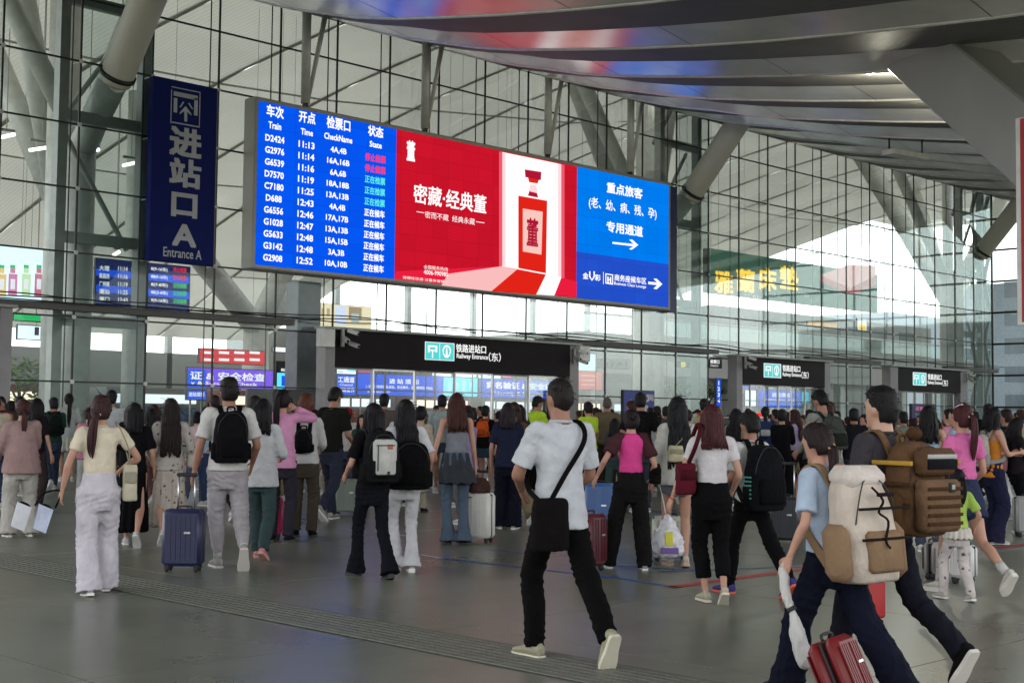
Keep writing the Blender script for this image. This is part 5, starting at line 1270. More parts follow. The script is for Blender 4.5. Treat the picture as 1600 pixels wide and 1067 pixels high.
# ------------------------------------------------------------------ the people one can tell apart
WL = ((-.08, .20, .08, 0), (.09, -.36, .17, 42)); WR = ((-.09, -.36, .17, 42), (.08, .20, .08, 0)); STD = ((-.10, .03, .08, 0), (.10, -.03, .08, 0))
HANG = ((-.25, .05, .87), (.25, .05, .87)); PHONE = ((-.07, .33, 1.14), (.10, .34, 1.16)); FRONT = ((-.14, .30, 1.02), (.14, .30, 1.02))
WH_ = (205, 205, 203)
def bag(P, name, label, cat, off, size, col, strap_pts=None, par_w=.008, rot=0, round_=.02, flap=True, group=None, mtl=None):
    t, o = held(P, name, label, cat, P.T(*off), group); w_, d_, h_ = size; m = mtl or cloth(col)
    q = MB(); R_ = Matrix.Rotation(radians(rot), 4, 'Z')
    q.stack([(-h_/2, 0, 0, w_*.46, d_*.42, 3.5), (-h_/2+.02, 0, 0, w_*.5, d_*.5, 3.5), (0, 0, 0, w_*.49, d_*.52, 3.5), (h_/2-.02, 0, 0, w_*.46, d_*.40, 3.5), (h_/2, 0, 0, w_*.44, d_*.30, 3)], n=24, sub=3, M=R_)
    me = remesh(q, .010, 2, fold(.004, 8, 8, P.sd)); part('bag_body', me, m, t)
    if flap:
        b = MB().box((-w_*.42, -d_*.56-.006, -h_*.02), (w_*.42, -d_*.44, h_*.30), R_, .01); auto(b.build('flap', cloth(tuple(int(c*.8) for c in col)), t), 50)
    if strap_pts:
        b = MB(o); b.limb([P.T(*p) if len(p) == 3 else p for p in strap_pts], [(par_w, par_w*.5)]*len(strap_pts), 8, 5, ref=(.3, 1, .1)); b.build('strap', cloth(tuple(int(c*.8) for c in col)), t, True)
    return t, o
# 1 left edge, dusty pink blouse
P = person(30, 838, 627, -8, 'woman in dusty pink blouse and pale wide trousers at the left edge of the photo', top=('blouse', (168, 140, 136), 'plain', -.06, 1.1), bottom=('wide', (190, 186, 178)), hair=('lowpony', (70, 40, 38), .8), shoes=('sneaker', (205, 200, 190), (215, 212, 205)), feet=((-.13, .0, .08, 0), (.13, .0, .08, 0)), hands=((-.28, .18, .95), (.16, .36, 1.05)), build=1.12, nod=8)
# 2 grey-white dress
P = person(104, 752, 617, -5, 'woman in pale grey short dress with a long black ponytail, left background', top=('tee', (176, 184, 180), 'plain', -.01), bottom=('skirt', (205, 205, 190), 'plain', .35, 1.15), hair=('pony', BLK, 1.5), shoes=('sneaker', WH_, WH_), feet=STD, hands=((-.24, .06, .9), (.22, .12, .92)))
bag(P, 'shoulder_bag', 'cream shoulder bag of the woman in the pale grey dress', 'bag', (-.24, -.06, .92), (.24, .10, .34), (190, 180, 150), [(-.24, -.06, 1.08), (-.20, -.10, 1.3), (-.15, -.03, 1.45), (-.20, .10, 1.3), (-.24, .0, 1.08)])
# bouquet in her hand
t, o = held(P, 'flower_bouquet', 'small bouquet with white flowers held by the woman in the pale grey dress', 'bouquet', (-.26, .02, .68)); b = MB()
rr = random.Random(4)
for i in range(12): b.ball((rr.uniform(-.08, .08), rr.uniform(-.08, .08), rr.uniform(-.08, .03)), .03, 6)
b.build('flowers', cloth((205, 205, 195)), t, True); MB().tube((0, 0, .18), (0, 0, -.05), .03, .07).build('wrap', cloth((150, 160, 130)), t, True)
# 3 foreground left woman
P = person(150, 928, 622, -6, 'woman in cream T-shirt and white wide trousers walking in the left foreground', top=('crop', (226, 214, 190), 'plain', .035, 1.05), bottom=('wide', (208, 202, 210)), hair=('lowpony', (62, 38, 38), 1.0, -.45, (215, 190, 190)), shoes=('sneaker', (215, 213, 208), (220, 218, 215)), feet=((-.07, -.10, .08, 8), (.10, .16, .09, 0)), hands=((-.30, .05, .90), (.18, .20, 1.04)), elbows=((-.5, -1, 0), (1.2, -.5, -.1)), turn=10, build=1.04)
bag(P, 'shoulder_bag', 'cream shoulder bag with thin strap on the right side of the woman in white trousers', 'bag', (.25, -.03, .93), (.12, .08, .30), (200, 192, 168), [(.24, -.02, 1.07), (.22, -.10, 1.22), (.13, -.06, 1.43), (.14, .06, 1.4), (.22, .06, 1.2), (.24, -.02, 1.07)], .006)
t, o = held(P, 'open_tote', 'white and blue open-topped bags carried low at the left of the woman in white trousers', 'bag', (-.40, .06, .62))
for i in range(2):
    x = -.03-.17*i; MM = Matrix.Translation((x, 0, .02*i)) @ Matrix.Rotation(radians(24), 4, 'Y'); b = MB()
    b.loft([[MM @ V(q) for q in ((-.09, -.05, .11), (.03, -.05, .11), (.03, .05, .11), (-.09, .05, .11))], [MM @ V(q) for q in ((-.05, -.04, -.09), (.06, -.04, -.09), (.06, .04, -.09), (-.05, .04, -.09))]]); b.build('bag_shell', cloth((196, 205, 225) if i == 0 else (215, 216, 222)), t)
    b = MB().ball((-.03, 0, .10), (.055, .045, .03), 8, MM); b.build('dark_lining', cloth((26, 24, 30)), t, True)
MB().limb([(-.10, 0, .12), (-.04, 0, .22), (.10, 0, .24), (.06, 0, .10)], [.008]*4, 6, 4).build('handle', cloth((30, 28, 32)), t, True)
# 4 black dress
P = person(205, 853, 632, 5, 'woman in long black skirt and black T-shirt left of the floral dress', top=('tee', (26, 25, 29)), bottom=('skirt', (20, 19, 23), 'plain', .11, 1.25), hair=('bob', BLK), shoes=('sneaker', (205, 205, 203), WH_), feet=WL, hands=((-.22, .14, .95), (.24, .10, .9)))
# 5 floral
P = person(262, 850, 625, -4, 'woman in pale floral dress with very long dark hair', top=('long', (186, 178, 170), 'floral', -.01), bottom=('dress', (190, 180, 168), 'floral', .13, 1.45), hair=('long', (38, 28, 28), 1.05), shoes=('sneaker', (205, 200, 195), WH_), feet=WR, hands=((-.20, .18, .98), (.22, .18, 1.0)))
bag(P, 'small_bag', 'small pale bag at the right hip of the woman in the floral dress', 'bag', (.26, .02, .98), (.12, .12, .18), (186, 180, 170), None, flap=False)
# 6 man with black backpack
P = person(352, 888, 595, -8, 'man in white T-shirt with a black backpack and pale grey joggers', sex='m', top=('tee', (212, 210, 206), 'plain', -.005, 1.05), bottom=('jogger', (178, 172, 176)), hair=('short', (26, 22, 22)), shoes=('sneaker', (165, 162, 155), (195, 190, 182), WH_), feet=((-.05, .14, .08, 0), (.12, -.28, .19, 55)), hands=((-.30, -.02, .88, V((1, 0, 0))), (.24, .12, .94)), build=1.02)
backpack(P, 'plain black backpack on the man in the white T-shirt and pale joggers', (26, 25, 30), w_=.33, h_=.50, d_=.17)
PM = P
suitcase(286, 892, 795, 'navy blue ribbed suitcase pulled by the man with the black backpack', (34, 38, 72), -14, rib='grid', wr=.64, dr=.40, extra=.32)
# 7 white shirt woman
P = person(405, 872, 627, 10, 'woman in loose white shirt and dark green trousers beside the man with the black backpack', top=('shirt', (205, 206, 208), 'plain', -.07, 1.05), bottom=('straight', (64, 82, 84)), hair=('shoulder', BLK, .8), shoes=('sandal', (190, 130, 125), (200, 150, 140)), feet=((-.05, .16, .08, 0), (.08, -.22, .12, 30)), hands=((-.18, .28, 1.05), (.18, .25, 1.08)), turn=15, nod=12)
# 8 pink with phone
P = person(437, 846, 612, 12, 'woman in pink shirt raising a hand to her ear, long dark ponytail', top=('shirt', (214, 150, 186), 'plain', -.035, .95), bottom=('straight', (52, 48, 58)), hair=('highpony', (32, 24, 26), 1.2, -.3), shoes=('sneaker', (40, 40, 44), (60, 60, 60)), feet=STD, hands=((-.18, .28, 1.05), (.12, .12, 1.52)), elbows=((-.4, -1, 0), (1, .5, -.6)))
suitcase(418, 842, 775, 'magenta suitcase half hidden between the women left of centre', (170, 40, 90), 10, handle=False)
# 9 brown hair white top
P = person(474, 838, 620, 8, 'woman with short curly brown hair, white top and brown trousers', top=('shirt', (200, 198, 196), 'plain', -.005, .95), bottom=('straight', (74, 66, 56)), hair=('fluffy', (92, 52, 36)), shoes=('flat', (26, 24, 24), (40, 38, 36)), feet=STD, hands=((-.16, .28, 1.05), (.16, .28, 1.05)))
backpack(P, 'small black rucksack of the woman with curly brown hair', (28, 28, 34), w_=.22, h_=.30, d_=.13, ztop=-.10)
# 10 dark top man
P = person(515, 812, 622, 30, 'man in dark olive T-shirt and dark jeans looking down left of the wide portal', sex='m', top=('tee', (38, 38, 32)), bottom=('straight', (44, 48, 62), 'denim'), hair=('short', (26, 22, 22)), shoes=('sneaker', (160, 156, 146), WH_), feet=WL, hands=FRONT, nod=28, lean=6)
suitcase(541, 805, 748, 'grey-green suitcase standing between the dark jeans and the woman in black', (118, 128, 116), 5, rib='v', handle=False)
# 11 black flares woman
P = person(580, 902, 633, -22, 'woman in black T-shirt and black flared trousers with a white and black backpack', top=('tee', (27, 26, 30), 'plain', -.01), bottom=('flare', (30, 31, 40)), hair=('shoulder', BLK, 1.0), shoes=('chunky', (30, 29, 30), (24, 23, 24)), feet=((-.07, .24, .09, 5), (.10, -.22, .10, 15)), hands=((-.22, .18, 1.0), (.22, .20, .98)), turn=-14, vox=.013)
t, o, d = backpack(P, 'white and black backpack on the woman in black flares', (34, 34, 38), w_=.34, h_=.46, d_=.17, col2=(28, 28, 30), kind='two', ztop=.03)
bx = d['bx']; wm = cloth((196, 196, 190)); yf = d['yf']; zc = d['zc']
bx((-.115, yf-.05, zc-.17), (.115, yf+.035, zc+.17), 'white_panel', wm, bev=.03); bx((.01, yf-.056, zc+.08), (.06, yf-.048, zc+.125), 'leather_patch', mat('leather_patch_orange', (.42, .13, .06), .5), bev=.001)
bx((-.09, yf-.060, zc-.12), (-.082, yf-.05, zc+.12), 'trim', RUBBER, bev=.001); bx((-.10, yf-.06, zc+.11), (.08, yf-.05, zc+.12), 'trim', RUBBER, bev=.001)
bx((.01, yf-.056, zc-.15), (.035, yf-.05, zc-.125), 'badge', RUBBER, bev=.001)
# 12 white flares woman
P = person(630, 892, 628, -12, 'woman with long black hair, white T-shirt and white flared trousers', top=('tee', (208, 207, 210), 'plain', -.02), bottom=('flare', (208, 207, 210)), hair=('long', BLK, .9), shoes=('chunky', (200, 197, 192), (214, 210, 205)), feet=((-.06, .08, .09, 0), (.07, -.06, .09, 6)), hands=((-.2, .18, 1.0), (.27, .12, .95)), build=1.02)
backpack(P, 'large black backpack on the woman in white flares', (22, 22, 25), w_=.40, h_=.46, d_=.20, ztop=-.10)
# 13 running boy
P = person(655, 802, 636, 25, 'young person in beige top and pale trousers hurrying away near the centre', top=('long', (184, 172, 150)), bottom=('straight', (176, 168, 150)), hair=('fluffy', BLK), shoes=('sneaker', (40, 38, 38), (30, 29, 30)), feet=((-.05, .25, .08, 0), (.10, -.42, .32, 70)), hands=((-.2, .2, .95), (.28, -.05, .95)))
# 14 white tee, blue strap
P = person(689, 770, 620, 0, 'man in pale T-shirt with dark shorts behind the woman in the grey vest top', sex='m', top=('tee', (160, 172, 170)), bottom=('shorts', (70, 84, 100)), hair=('short', BLK), hands=FRONT)
# 15 grey tank
P = person(711, 850, 618, -8, 'woman in grey vest top with a jacket tied round her waist over blue jeans', top=('tank', (128, 130, 138)), bottom=('flare', (78, 92, 108), 'denim'), hair=('long', (66, 34, 28), .55), shoes=('flat', (30, 29, 32), (40, 38, 38)), feet=((-.08, .02, .08, 0), (.09, -.05, .08, 0)), hands=((-.30, .0, .88), (.24, .10, .88)))
zz = P.zh; q = MB(); q.stack([(zz-.20, .02, -.02, P.hw*1.42, .20, 2.2), (zz-.05, .01, -.01, P.hw*1.25, .165, 2.2), (zz+.10, 0, 0, P.hw*1.0, .125, 2.2), (zz+.15, 0, 0, P.hw*.95, .115, 2.2)], n=40, sub=3)
part('tied_jacket', remesh(q, .014, 2, lambda p: .016*sin(atan2(p.y, p.x)*9+p.z*6)), cloth((58, 62, 68)), P.root)
t, H_, W_, D_ = suitcase(747, 847, 770, 'white ribbed suitcase with a brown bag on top beside the woman in jeans', (205, 203, 196), -22, rib='v', wr=.62, dr=.42, extra=.25)
Gs = t.location.copy()
tb = empty('hand_bag', Gs+V((0, 0, H_+.01)), 'brown hand bag and black cord lying on the white suitcase', 'bag'); b = MB(); b.stack([(0, 0, 0, .15, .08, 3), (.08, 0, 0, .15, .08, 3), (.15, 0, 0, .11, .05, 2.5), (.17, 0, 0, .06, .03, 2)], n=20, sub=3)
part('bag_body', remesh(b, .012, 2, fold(.008, 7, 7, 3)), cloth((70, 48, 44)), tb)
MB().limb([(-.14+.07*cos(a), .03*sin(a*2), .01+.07*sin(a)) for a in [i*.7 for i in range(14)]], [.008]*14, 6, 2).build('cord', RUBBER, tb, True)
# 16 navy
P = person(792, 826, 632, 6, 'woman in navy shirt and very wide navy trousers behind the main man', top=('tee', (34, 38, 58), 'plain', -.03, 1.1), bottom=('wide', (30, 32, 48)), hair=('bob', (36, 28, 34)), shoes=('sneaker', (196, 198, 180), WH_), hands=((-.24, .1, .9), (.15, .3, 1.1)), feet=STD)
P = person(757, 770, 636, 20, 'person in black with a small orange backpack in the middle distance', top=('tee', (28, 27, 30)), bottom=('shorts', (60, 80, 92)), hair=('short', BLK), hands=HANG)
backpack(P, 'small orange backpack in the middle distance', (220, 95, 40), w_=.26, h_=.32, d_=.14)
# 17 main man
P = person(872, 1030, 597, -32, 'man in white T-shirt and black trousers striding in the centre foreground', sex='m', top=('tee', (200, 203, 208), 'plain', -.055, 1.06), bottom=('straight', (17, 16, 18)), hair=('buzz', (34, 28, 26)), shoes=('sneaker', (168, 164, 138), (200, 196, 175), (60, 58, 60)), feet=((-.10, .12, .085, 0), (.07, -.44, .17, 62)), hands=((-.12, .26, 1.02), (.20, .24, .98)), elbows=((-1, -.7, -.2), (.6, -1, -.1)), build=1.0, nod=4, turn=-4, vox=.011)
MAIN = P
T_ = P.T
bag(P, 'crossbody_bag', 'dark crossbody bag hanging at the left hip of the man in the centre foreground', 'bag', (-.16, -.150, .86), (.25, .10, .32), (26, 21, 21), [(-.16, -.17, 1.02), (-.06, -.155, 1.16), (.08, -.150, 1.36), (.115, -.085, 1.465), (.10, .02, 1.485), (.04, .13, 1.36), (-.12, .155, 1.2), (-.20, .06, 1.08), (-.22, -.12, 1.0)], .017, flap=False)
# side stripes on his trainers
# 18-19 stewards
P1 = person(838, 772, 618, 55, 'steward in a yellow reflective vest just left of the main man, head bowed', sex='m', top=('tee', (190, 225, 60)), bottom=('straight', (30, 30, 36)), hair=('short', BLK), hands=PHONE, nod=20)
P = person(918, 775, 630, -30, 'masked steward in yellow vest with a red heart mark right of the main man', top=('tee', (196, 228, 70), 'plain', -.02, 1.05), bottom=('straight', (34, 34, 40)), hair=('bun', (40, 30, 30)), hands=FRONT)
hr = mat('heart_red', (.45, .05, .05), .6); q = MB(); pts = [(.016*16*sin(a)**3/16*3.2, .0145*(13*cos(a)-5*cos(2*a)-2*cos(3*a)-cos(4*a))/16*3.4) for a in [2*pi*i/28 for i in range(28)]]
o_ = [P.T(x+.02, -P.dp*1.12, 1.24+z) for x, z in pts]; o2_ = [p+V((0, .004, 0)) for p in o_]; i_ = [P.T(x*.72+.02, -P.dp*1.12, 1.24+z*.72) for x, z in pts]
n_ = len(pts); mesh('heart_mark', o_+i_, [(k, (k+1) % n_, n_+(k+1) % n_, n_+k) for k in range(n_)], hr, P.root)
P = person(948, 772, 622, 0, 'bald man in olive shirt beside the steward with the heart vest', sex='m', top=('tee', (112, 100, 78)), bottom=('straight', (60, 56, 50)), hair=('buzz', (92, 84, 76)), hands=HANG)
# 20 pink raglan
P = person(985, 889, 643, -10, 'woman in bright pink T-shirt with brown sleeves and black baggy trousers', top=('crop', (226, 76, 148), 'plain', .045, 1.0), bottom=('baggy', (36, 34, 34)), hair=('bun', (34, 26, 28)), shoes=('sneaker', (170, 168, 165), WH_), feet=((-.22, .12, .08, 0), (.14, -.08, .08, 0)), hands=((-.38, .0, .98), (.24, .10, .95)), build=1.0)
# brown raglan sleeves over the pink
for i, sx in enumerate((-1, 1)):
    S_ = (P.SL, P.SR)[i]; E_ = P.elb[i]; q = MB(); q.limb([P.T(sx*P.sh*.52, -.004, P.zsh+.01), S_+V((0, 0, .002)), S_+(E_-S_)*.4, S_+(E_-S_)*.72], [.052*P.s, .066*P.s, .068*P.s, .070*P.s], 16, 4)
    part('sleeve', remesh(q, .013, 2, fold(.005, 9, 6, i)), cloth((72, 42, 46)), P.root)
bag(P, 'shoulder_bag', 'black shoulder bag on the right side of the woman in bright pink', 'bag', (.25, .02, .96), (.10, .22, .20), (26, 24, 26), [(.24, .02, 1.06), (.20, -.08, 1.25), (.14, -.02, 1.42), (.18, .08, 1.25), (.24, .04, 1.06)], .007)
suitcase(937, 846, 755, 'blue suitcase held by the woman in bright pink', (60, 96, 150), -5, rib='v', handle=False, wr=.5); suitcase(922, 892, 802, 'maroon suitcase beside the left foot of the woman in bright pink', (84, 26, 36), 60, rib='v', handle=False, dr=.40, wr=.55)
P = person(1000, 800, 610, 0, 'tall man in black T-shirt behind the woman in bright pink', sex='m', top=('tee', (26, 26, 28), 'plain', -.02, 1.08), bottom=('straight', (56, 60, 70)), hair=('short', (28, 24, 24)), hands=((-.3, .02, .9), (.3, .02, .9)), build=1.04)
# 21 white cardigan
P = person(1058, 884, 624, -10, 'woman in white cardigan and grey shorts with straight black hair to her waist', top=('long', (202, 202, 192), 'plain', -.04, 1.06), bottom=('shorts', (92, 96, 102), 'denim', .34), hair=('long', (24, 26, 28), 1.15), shoes=('chunky', (205, 198, 186), (176, 150, 130)), feet=((-.07, .06, .09, 0), (.07, -.10, .10, 12)), hands=((-.24, .06, .87), (.2, .2, .95)))
bag(P, 'small_bag', 'small cream bag worn on the back by the woman in the white cardigan', 'bag', (-.05, -.17, 1.16), (.16, .08, .16), (188, 180, 150), [(-.05, -.16, 1.24), (.08, -.14, 1.38), (.14, -.04, 1.46)], .006)
t, o = held(P, 'plastic_bag', 'translucent white plastic carrier bag with yellow and purple print held by the woman in shorts', 'carrier bag', (-.10, -.02, .30)); q = MB(); q.stack([(-.20, 0, 0, .13, .08, 2.4), (-.14, 0, 0, .17, .11, 2.3), (0, 0, 0, .16, .11, 2.2), (.12, 0, 0, .09, .06, 2), (.22, 0, 0, .03, .02, 2)], n=22, sub=3)
pl_ = mat('thin_plastic', (.62, .62, .64), .25, 0, .1, 6); part('bag_body', remesh(q, .013, 1, fold(.014, 9, 9, 4)), pl_, t)
MB().box((-.05, -.135, -.08), (.03, -.120, .06), bev=.004).build('print_yellow', mat('print_yellow', (.60, .55, .05), .4), t); MB().box((-.09, -.13, -.16), (.09, -.118, -.10), bev=.004).build('print_purple', mat('print_purple', (.16, .08, .30), .4), t)
MB().limb([(-.02, 0, .2), (-.06, 0, .42), (-.10, 0, .56)], [.006]*3, 6, 3).build('handle', pl_, t, True)
suitcase(1047, 876, 806, 'pale cream suitcase behind the woman in the white cardigan', (176, 180, 165), 8, rib='v', handle=False, wr=.8)
# 22 white tee maroon bag
P = person(1112, 941, 637, -14, 'woman in white T-shirt and black trousers with reddish shoulder-length hair', top=('crop', (214, 208, 210), 'plain', .05, 1.02), bottom=('cropped', (20, 19, 22)), hair=('shoulder', (74, 36, 38), .75), shoes=('sneaker', (190, 182, 160), (205, 198, 180)), feet=((-.05, .02, .085, 0), (.06, -.20, .13, 35)), hands=((-.34, .08, .90), (.22, .15, .95)), build=1.04, vox=.013)
bag(P, 'crossbody_bag', 'maroon crossbody bag of the woman with reddish hair', 'bag', (-.22, .02, 1.02), (.16, .18, .26), (92, 26, 38), [(-.21, .0, 1.13), (-.17, -.11, 1.28), (-.125, -.09, 1.42), (-.12, .02, 1.47), (-.16, .13, 1.3), (-.22, .08, 1.12)], .018)
t, o = held(P, 'hair_tie', 'thin red cord bracelet on the left wrist of the woman with reddish hair', 'bracelet', P.wr[0]); f_ = (P.wr[0]-P.elb[0]).normalized(); MB().limb([f_*-.004, f_*.004], [.029, .029], 12, 1).build('band', mat('red_cord', (.5, .03, .04), .5), t, True); t.name = 'bracelet'
# 23 boy with black backpack
P = person(1172, 930, 637, -38, 'boy in white T-shirt with large black backpack and purple and orange trainers', sex='m', Hfix=1.58, top=('tee', (198, 200, 196)), bottom=('straight', (22, 21, 24)), hair=('short', (26, 23, 23)), shoes=('sneaker', (72, 66, 130), (205, 84, 52)), feet=((-.06, .26, .08, 0), (.09, -.46, .16, 35)), hands=((-.2, .2, .98), (.22, .22, 1.0)), nod=16, build=.9, vox=.013)
t, o, d = backpack(P, 'large black backpack with green lettering worn by the boy', (26, 27, 32), w_=.36, h_=.56, d_=.20)
gm = mat('print_green', (.03, .22, .18), .5)
for i in range(6): d['bx']((-.20, d['cy']-.06, d['zc']-.18+i*.035), (-.187, d['cy']+.05, d['zc']-.165+i*.035), 'green_print', gm, bev=.002)
# 24 navy top woman
P = person(1196, 765, 637, 0, 'woman with dark ponytail and navy patterned top with white straps', top=('tee', (44, 56, 92)), bottom=('straight', (52, 50, 60)), hair=('pony', BLK, 1.1), hands=HANG)
backpack(P, 'blue backpack with white straps in the middle distance', (46, 60, 100), w_=.28, h_=.36, d_=.13, col2=(190, 190, 185))
P = person(1100, 770, 617, 0, 'man with a yellow and orange bag behind the reddish-haired woman', sex='m', top=('tee', (190, 190, 170)), bottom=('straight', (50, 52, 60)), hair=('short', BLK)); backpack(P, 'bag in yellow and orange on the man behind the reddish-haired woman', (215, 175, 50), w_=.24, h_=.3, d_=.12, col2=(200, 80, 40))
# 25 grey tee man
P = person(1292, 838, 616, -42, 'man in grey T-shirt with a backpack looking down, right of centre', sex='m', top=('long', (140, 142, 136), 'plain', -.02, 1.05), bottom=('straight', (30, 30, 34)), hair=('short', BLK), hands=((-.16, .33, .98), (.2, .2, 1.0)), nod=26, lean=8, feet=WL)
backpack(P, 'dark grey-green backpack on the man looking down', (66, 70, 64), w_=.30, h_=.44, d_=.17)
suitcase(1229, 850, 776, 'black ribbed suitcase with raised handle standing right of centre', (40, 42, 48), -12, rib='v', wr=.62, extra=.40, rough=.3)
P = person(1222, 790, 642, 5, 'person in black hoodie right behind the black ribbed suitcase', top=('long', (28, 28, 32)), bottom=('straight', (30, 30, 34)), hair=('short', BLK), hands=PHONE); suitcase(1260, 800, 745, 'small dark red suitcase behind the black ribbed one', (100, 24, 32), 0, handle=False)
# 26 foreground woman with hiking pack
P = person(1300, 1092, 660, -52, 'woman in pale blue T-shirt with a big cream hiking backpack in the right foreground', Hfix=1.52, top=('tee', (172, 188, 206), 'plain', .02, 1.02), bottom=('wide', (28, 32, 52)), hair=('lowpony', (40, 28, 28), 1.15, -.2, (205, 150, 110)), shoes=('sneaker', (60, 60, 64), WH_), feet=((-.06, .30, .08, 0), (.10, -.42, .12, 25)), hands=((-.28, .10, .86), (.24, .1, .9)), lean=8, nod=10, vox=.011)
t, o, d = backpack(P, 'big cream hiking backpack in the right foreground', (200, 186, 172), w_=.38, h_=.58, d_=.25, col2=(138, 112, 86), ztop=.02)
bx = d['bx']; yf, zc, cy = d['yf'], d['zc'], d['cy']; cr = cloth((214, 204, 194)); dk = cloth((44, 34, 34))
bx((-.17, cy-.10, zc+.20), (.17, cy+.09, zc+.33), 'lid', cr, bev=.05)
for sx in (-1, 1): bx((sx*.235-.055, cy-.09, zc-.28), (sx*.235+.055, cy+.08, zc+.02), 'side_pouch', cloth((140, 114, 88)), bev=.045)
for z in (-.06, .10): bx((-.215, yf-.040, zc+z), (.215, yf-.030, zc+z+.014), 'compression_strap', dk, bev=.001)
b = MB(); b.limb([(-.10, yf-.045, zc+.22), (-.03, yf-.055, zc+.15), (-.08, yf-.055, zc+.09), (.0, yf-.05, zc+.04), (-.04, yf-.05, zc-.06), (-.01, yf-.05, zc-.10)], [.007]*6, 6, 4); b.v = [P.T(*v)-o for v in b.v]; b.build('bungee_cord', dk, t, True)
bx((-.06, yf-.05, zc+.17), (.08, yf-.038, zc+.19), 'buckle', dk, bev=.002)
HP = P
# folded white umbrella in her left hand
t, o = held(P, 'folded_umbrella', 'folded white umbrella hanging from the left hand of the woman with the cream hiking pack', 'umbrella', P.hand[0]); b = MB()
b.limb([(0, 0, .02), (.0, -.02, -.14), (.01, -.05, -.20), (.02, -.08, -.32), (.03, -.12, -.46), (.035, -.14, -.50)], [(.022, .018), (.030, .022), (.022, .018), (.045, .034), (.050, .036), (.026, .02)], 14, 4)
part('canopy_cloth', remesh(b, .009, 1, fold(.006, 22, 7, 9)), cloth((206, 204, 200)), t); MB().limb([(0, 0, .05), (0, 0, 0), (.0, -.01, -.06)], [.013]*3, 8, 2).build('handle', cloth((190, 188, 186)), t, True); MB().limb([(.008, -.045, -.185), (.011, -.055, -.205)], [.028, .028], 12, 1).build('tie_band', RUBBER, t, True)
# red suitcase dragged between the two
t, H_, W_, D_ = suitcase(1345, 1125, 1020, 'red hard-shell suitcase low between the legs of the two walkers in the right foreground', (105, 9, 13), 70, rib='v', wr=.62, dr=.44, lean=-24, rough=.5, Hs=.43, handle=False)
# 27 foreground man
P = person(1380, 1056, 602, -50, 'man in charcoal T-shirt with a brown tactical backpack in the right foreground', sex='m', top=('tee', (66, 62, 66), 'plain', -.02, 1.05), bottom=('straight', (36, 38, 50)), hair=('short', (24, 22, 24)), shoes=('sneaker', (26, 26, 28), (205, 200, 190)), feet=((-.08, .30, .08, 0), (.09, -.47, .20, 56)), hands=((-.22, .2, .95), (.24, .1, .95)), skin=mat('light_tan_skin', (.44, .25, .17), .5), vox=.011, turn=-6)
t, o, d = backpack(P, 'big brown tactical backpack on the man in the charcoal T-shirt', (98, 72, 50), w_=.38, h_=.54, d_=.25, col2=(112, 86, 62), ztop=.0)
bx = d['bx']; yf, zc, cy = d['yf'], d['zc'], d['cy']; b2 = cloth((116, 90, 68)); b3 = cloth((74, 52, 34)); wm = cloth((180, 180, 176))
bx((-.16, yf-.09, zc-.24), (.16, yf+.02, zc+.06), 'lower_pouch', b2, bev=.025); bx((-.15, yf-.06, zc+.08), (.15, yf+.03, zc+.24), 'upper_pouch', cloth((92, 68, 48)), bev=.025)
for i in range(5): bx((-.15, yf-.098, zc-.20+i*.05), (.15, yf-.088, zc-.18+i*.05), 'webbing', b3, bev=.001)
bx((-.12, yf-.066, zc+.18), (.14, yf-.058, zc+.205), 'reflective_label', wm, bev=.001); bx((-.12, yf-.068, zc+.12), (.14, yf-.058, zc+.175), 'dark_panel', cloth((30, 30, 36)), bev=.001)
bx((.03, yf-.102, zc-.01), (.08, yf-.094, zc+.045), 'patch', RUBBER, bev=.001); bx((.042, yf-.106, zc+.004), (.068, yf-.100, zc+.032), 'patch_mark', wm, bev=.001)
for sx in (-1, 1):
    bx((sx*.25-.05, cy-.10, zc-.25), (sx*.25+.05, cy+.09, zc-.02), 'side_pouch', cloth((82, 58, 36)), bev=.03)
    for z in (-.1, .02, .14): bx((sx*.215-.012, cy-.15, zc+z), (sx*.215+.012, cy+.13, zc+z+.025), 'side_strap', cloth((190, 150, 60)) if z > .1 else b3, bev=.002)
bx((-.05, cy-.04, zc+.28), (.05, cy+.05, zc+.36), 'roll', b3, bev=.03)
t, o = held(P, 'red_bag', 'small red bag with white top behind the leg of the man in charcoal', 'bag', (-.16, -.02, .50)); auto(MB().box((-.09, -.07, -.14), (.09, .07, .08), bev=.015).build('bag_body', mat('bag_red', (.36, .02, .02), .5), t), 40)
auto(MB().box((-.085, -.065, .082), (.085, .065, .13), bev=.01).build('top_flap', cloth((190, 180, 170)), t), 40); MB().limb([(-.06, 0, .12), (-.05, 0, .30), (.05, 0, .30), (.06, 0, .12)], [.007]*4, 6, 4).build('handle', cloth((180, 170, 160)), t, True)
# 28 woman in pale blue camisole
P = person(1452, 862, 637, 6, 'woman in pale blue camisole with loose wavy black hair behind the brown backpack', top=('cami', (160, 178, 200), 'plain', .0), bottom=('straight', (64, 72, 88), 'denim'), hair=('wavy', (26, 22, 24), .75), hands=((-.36, .20, 1.05), (.22, .2, 1.0)), feet=STD)
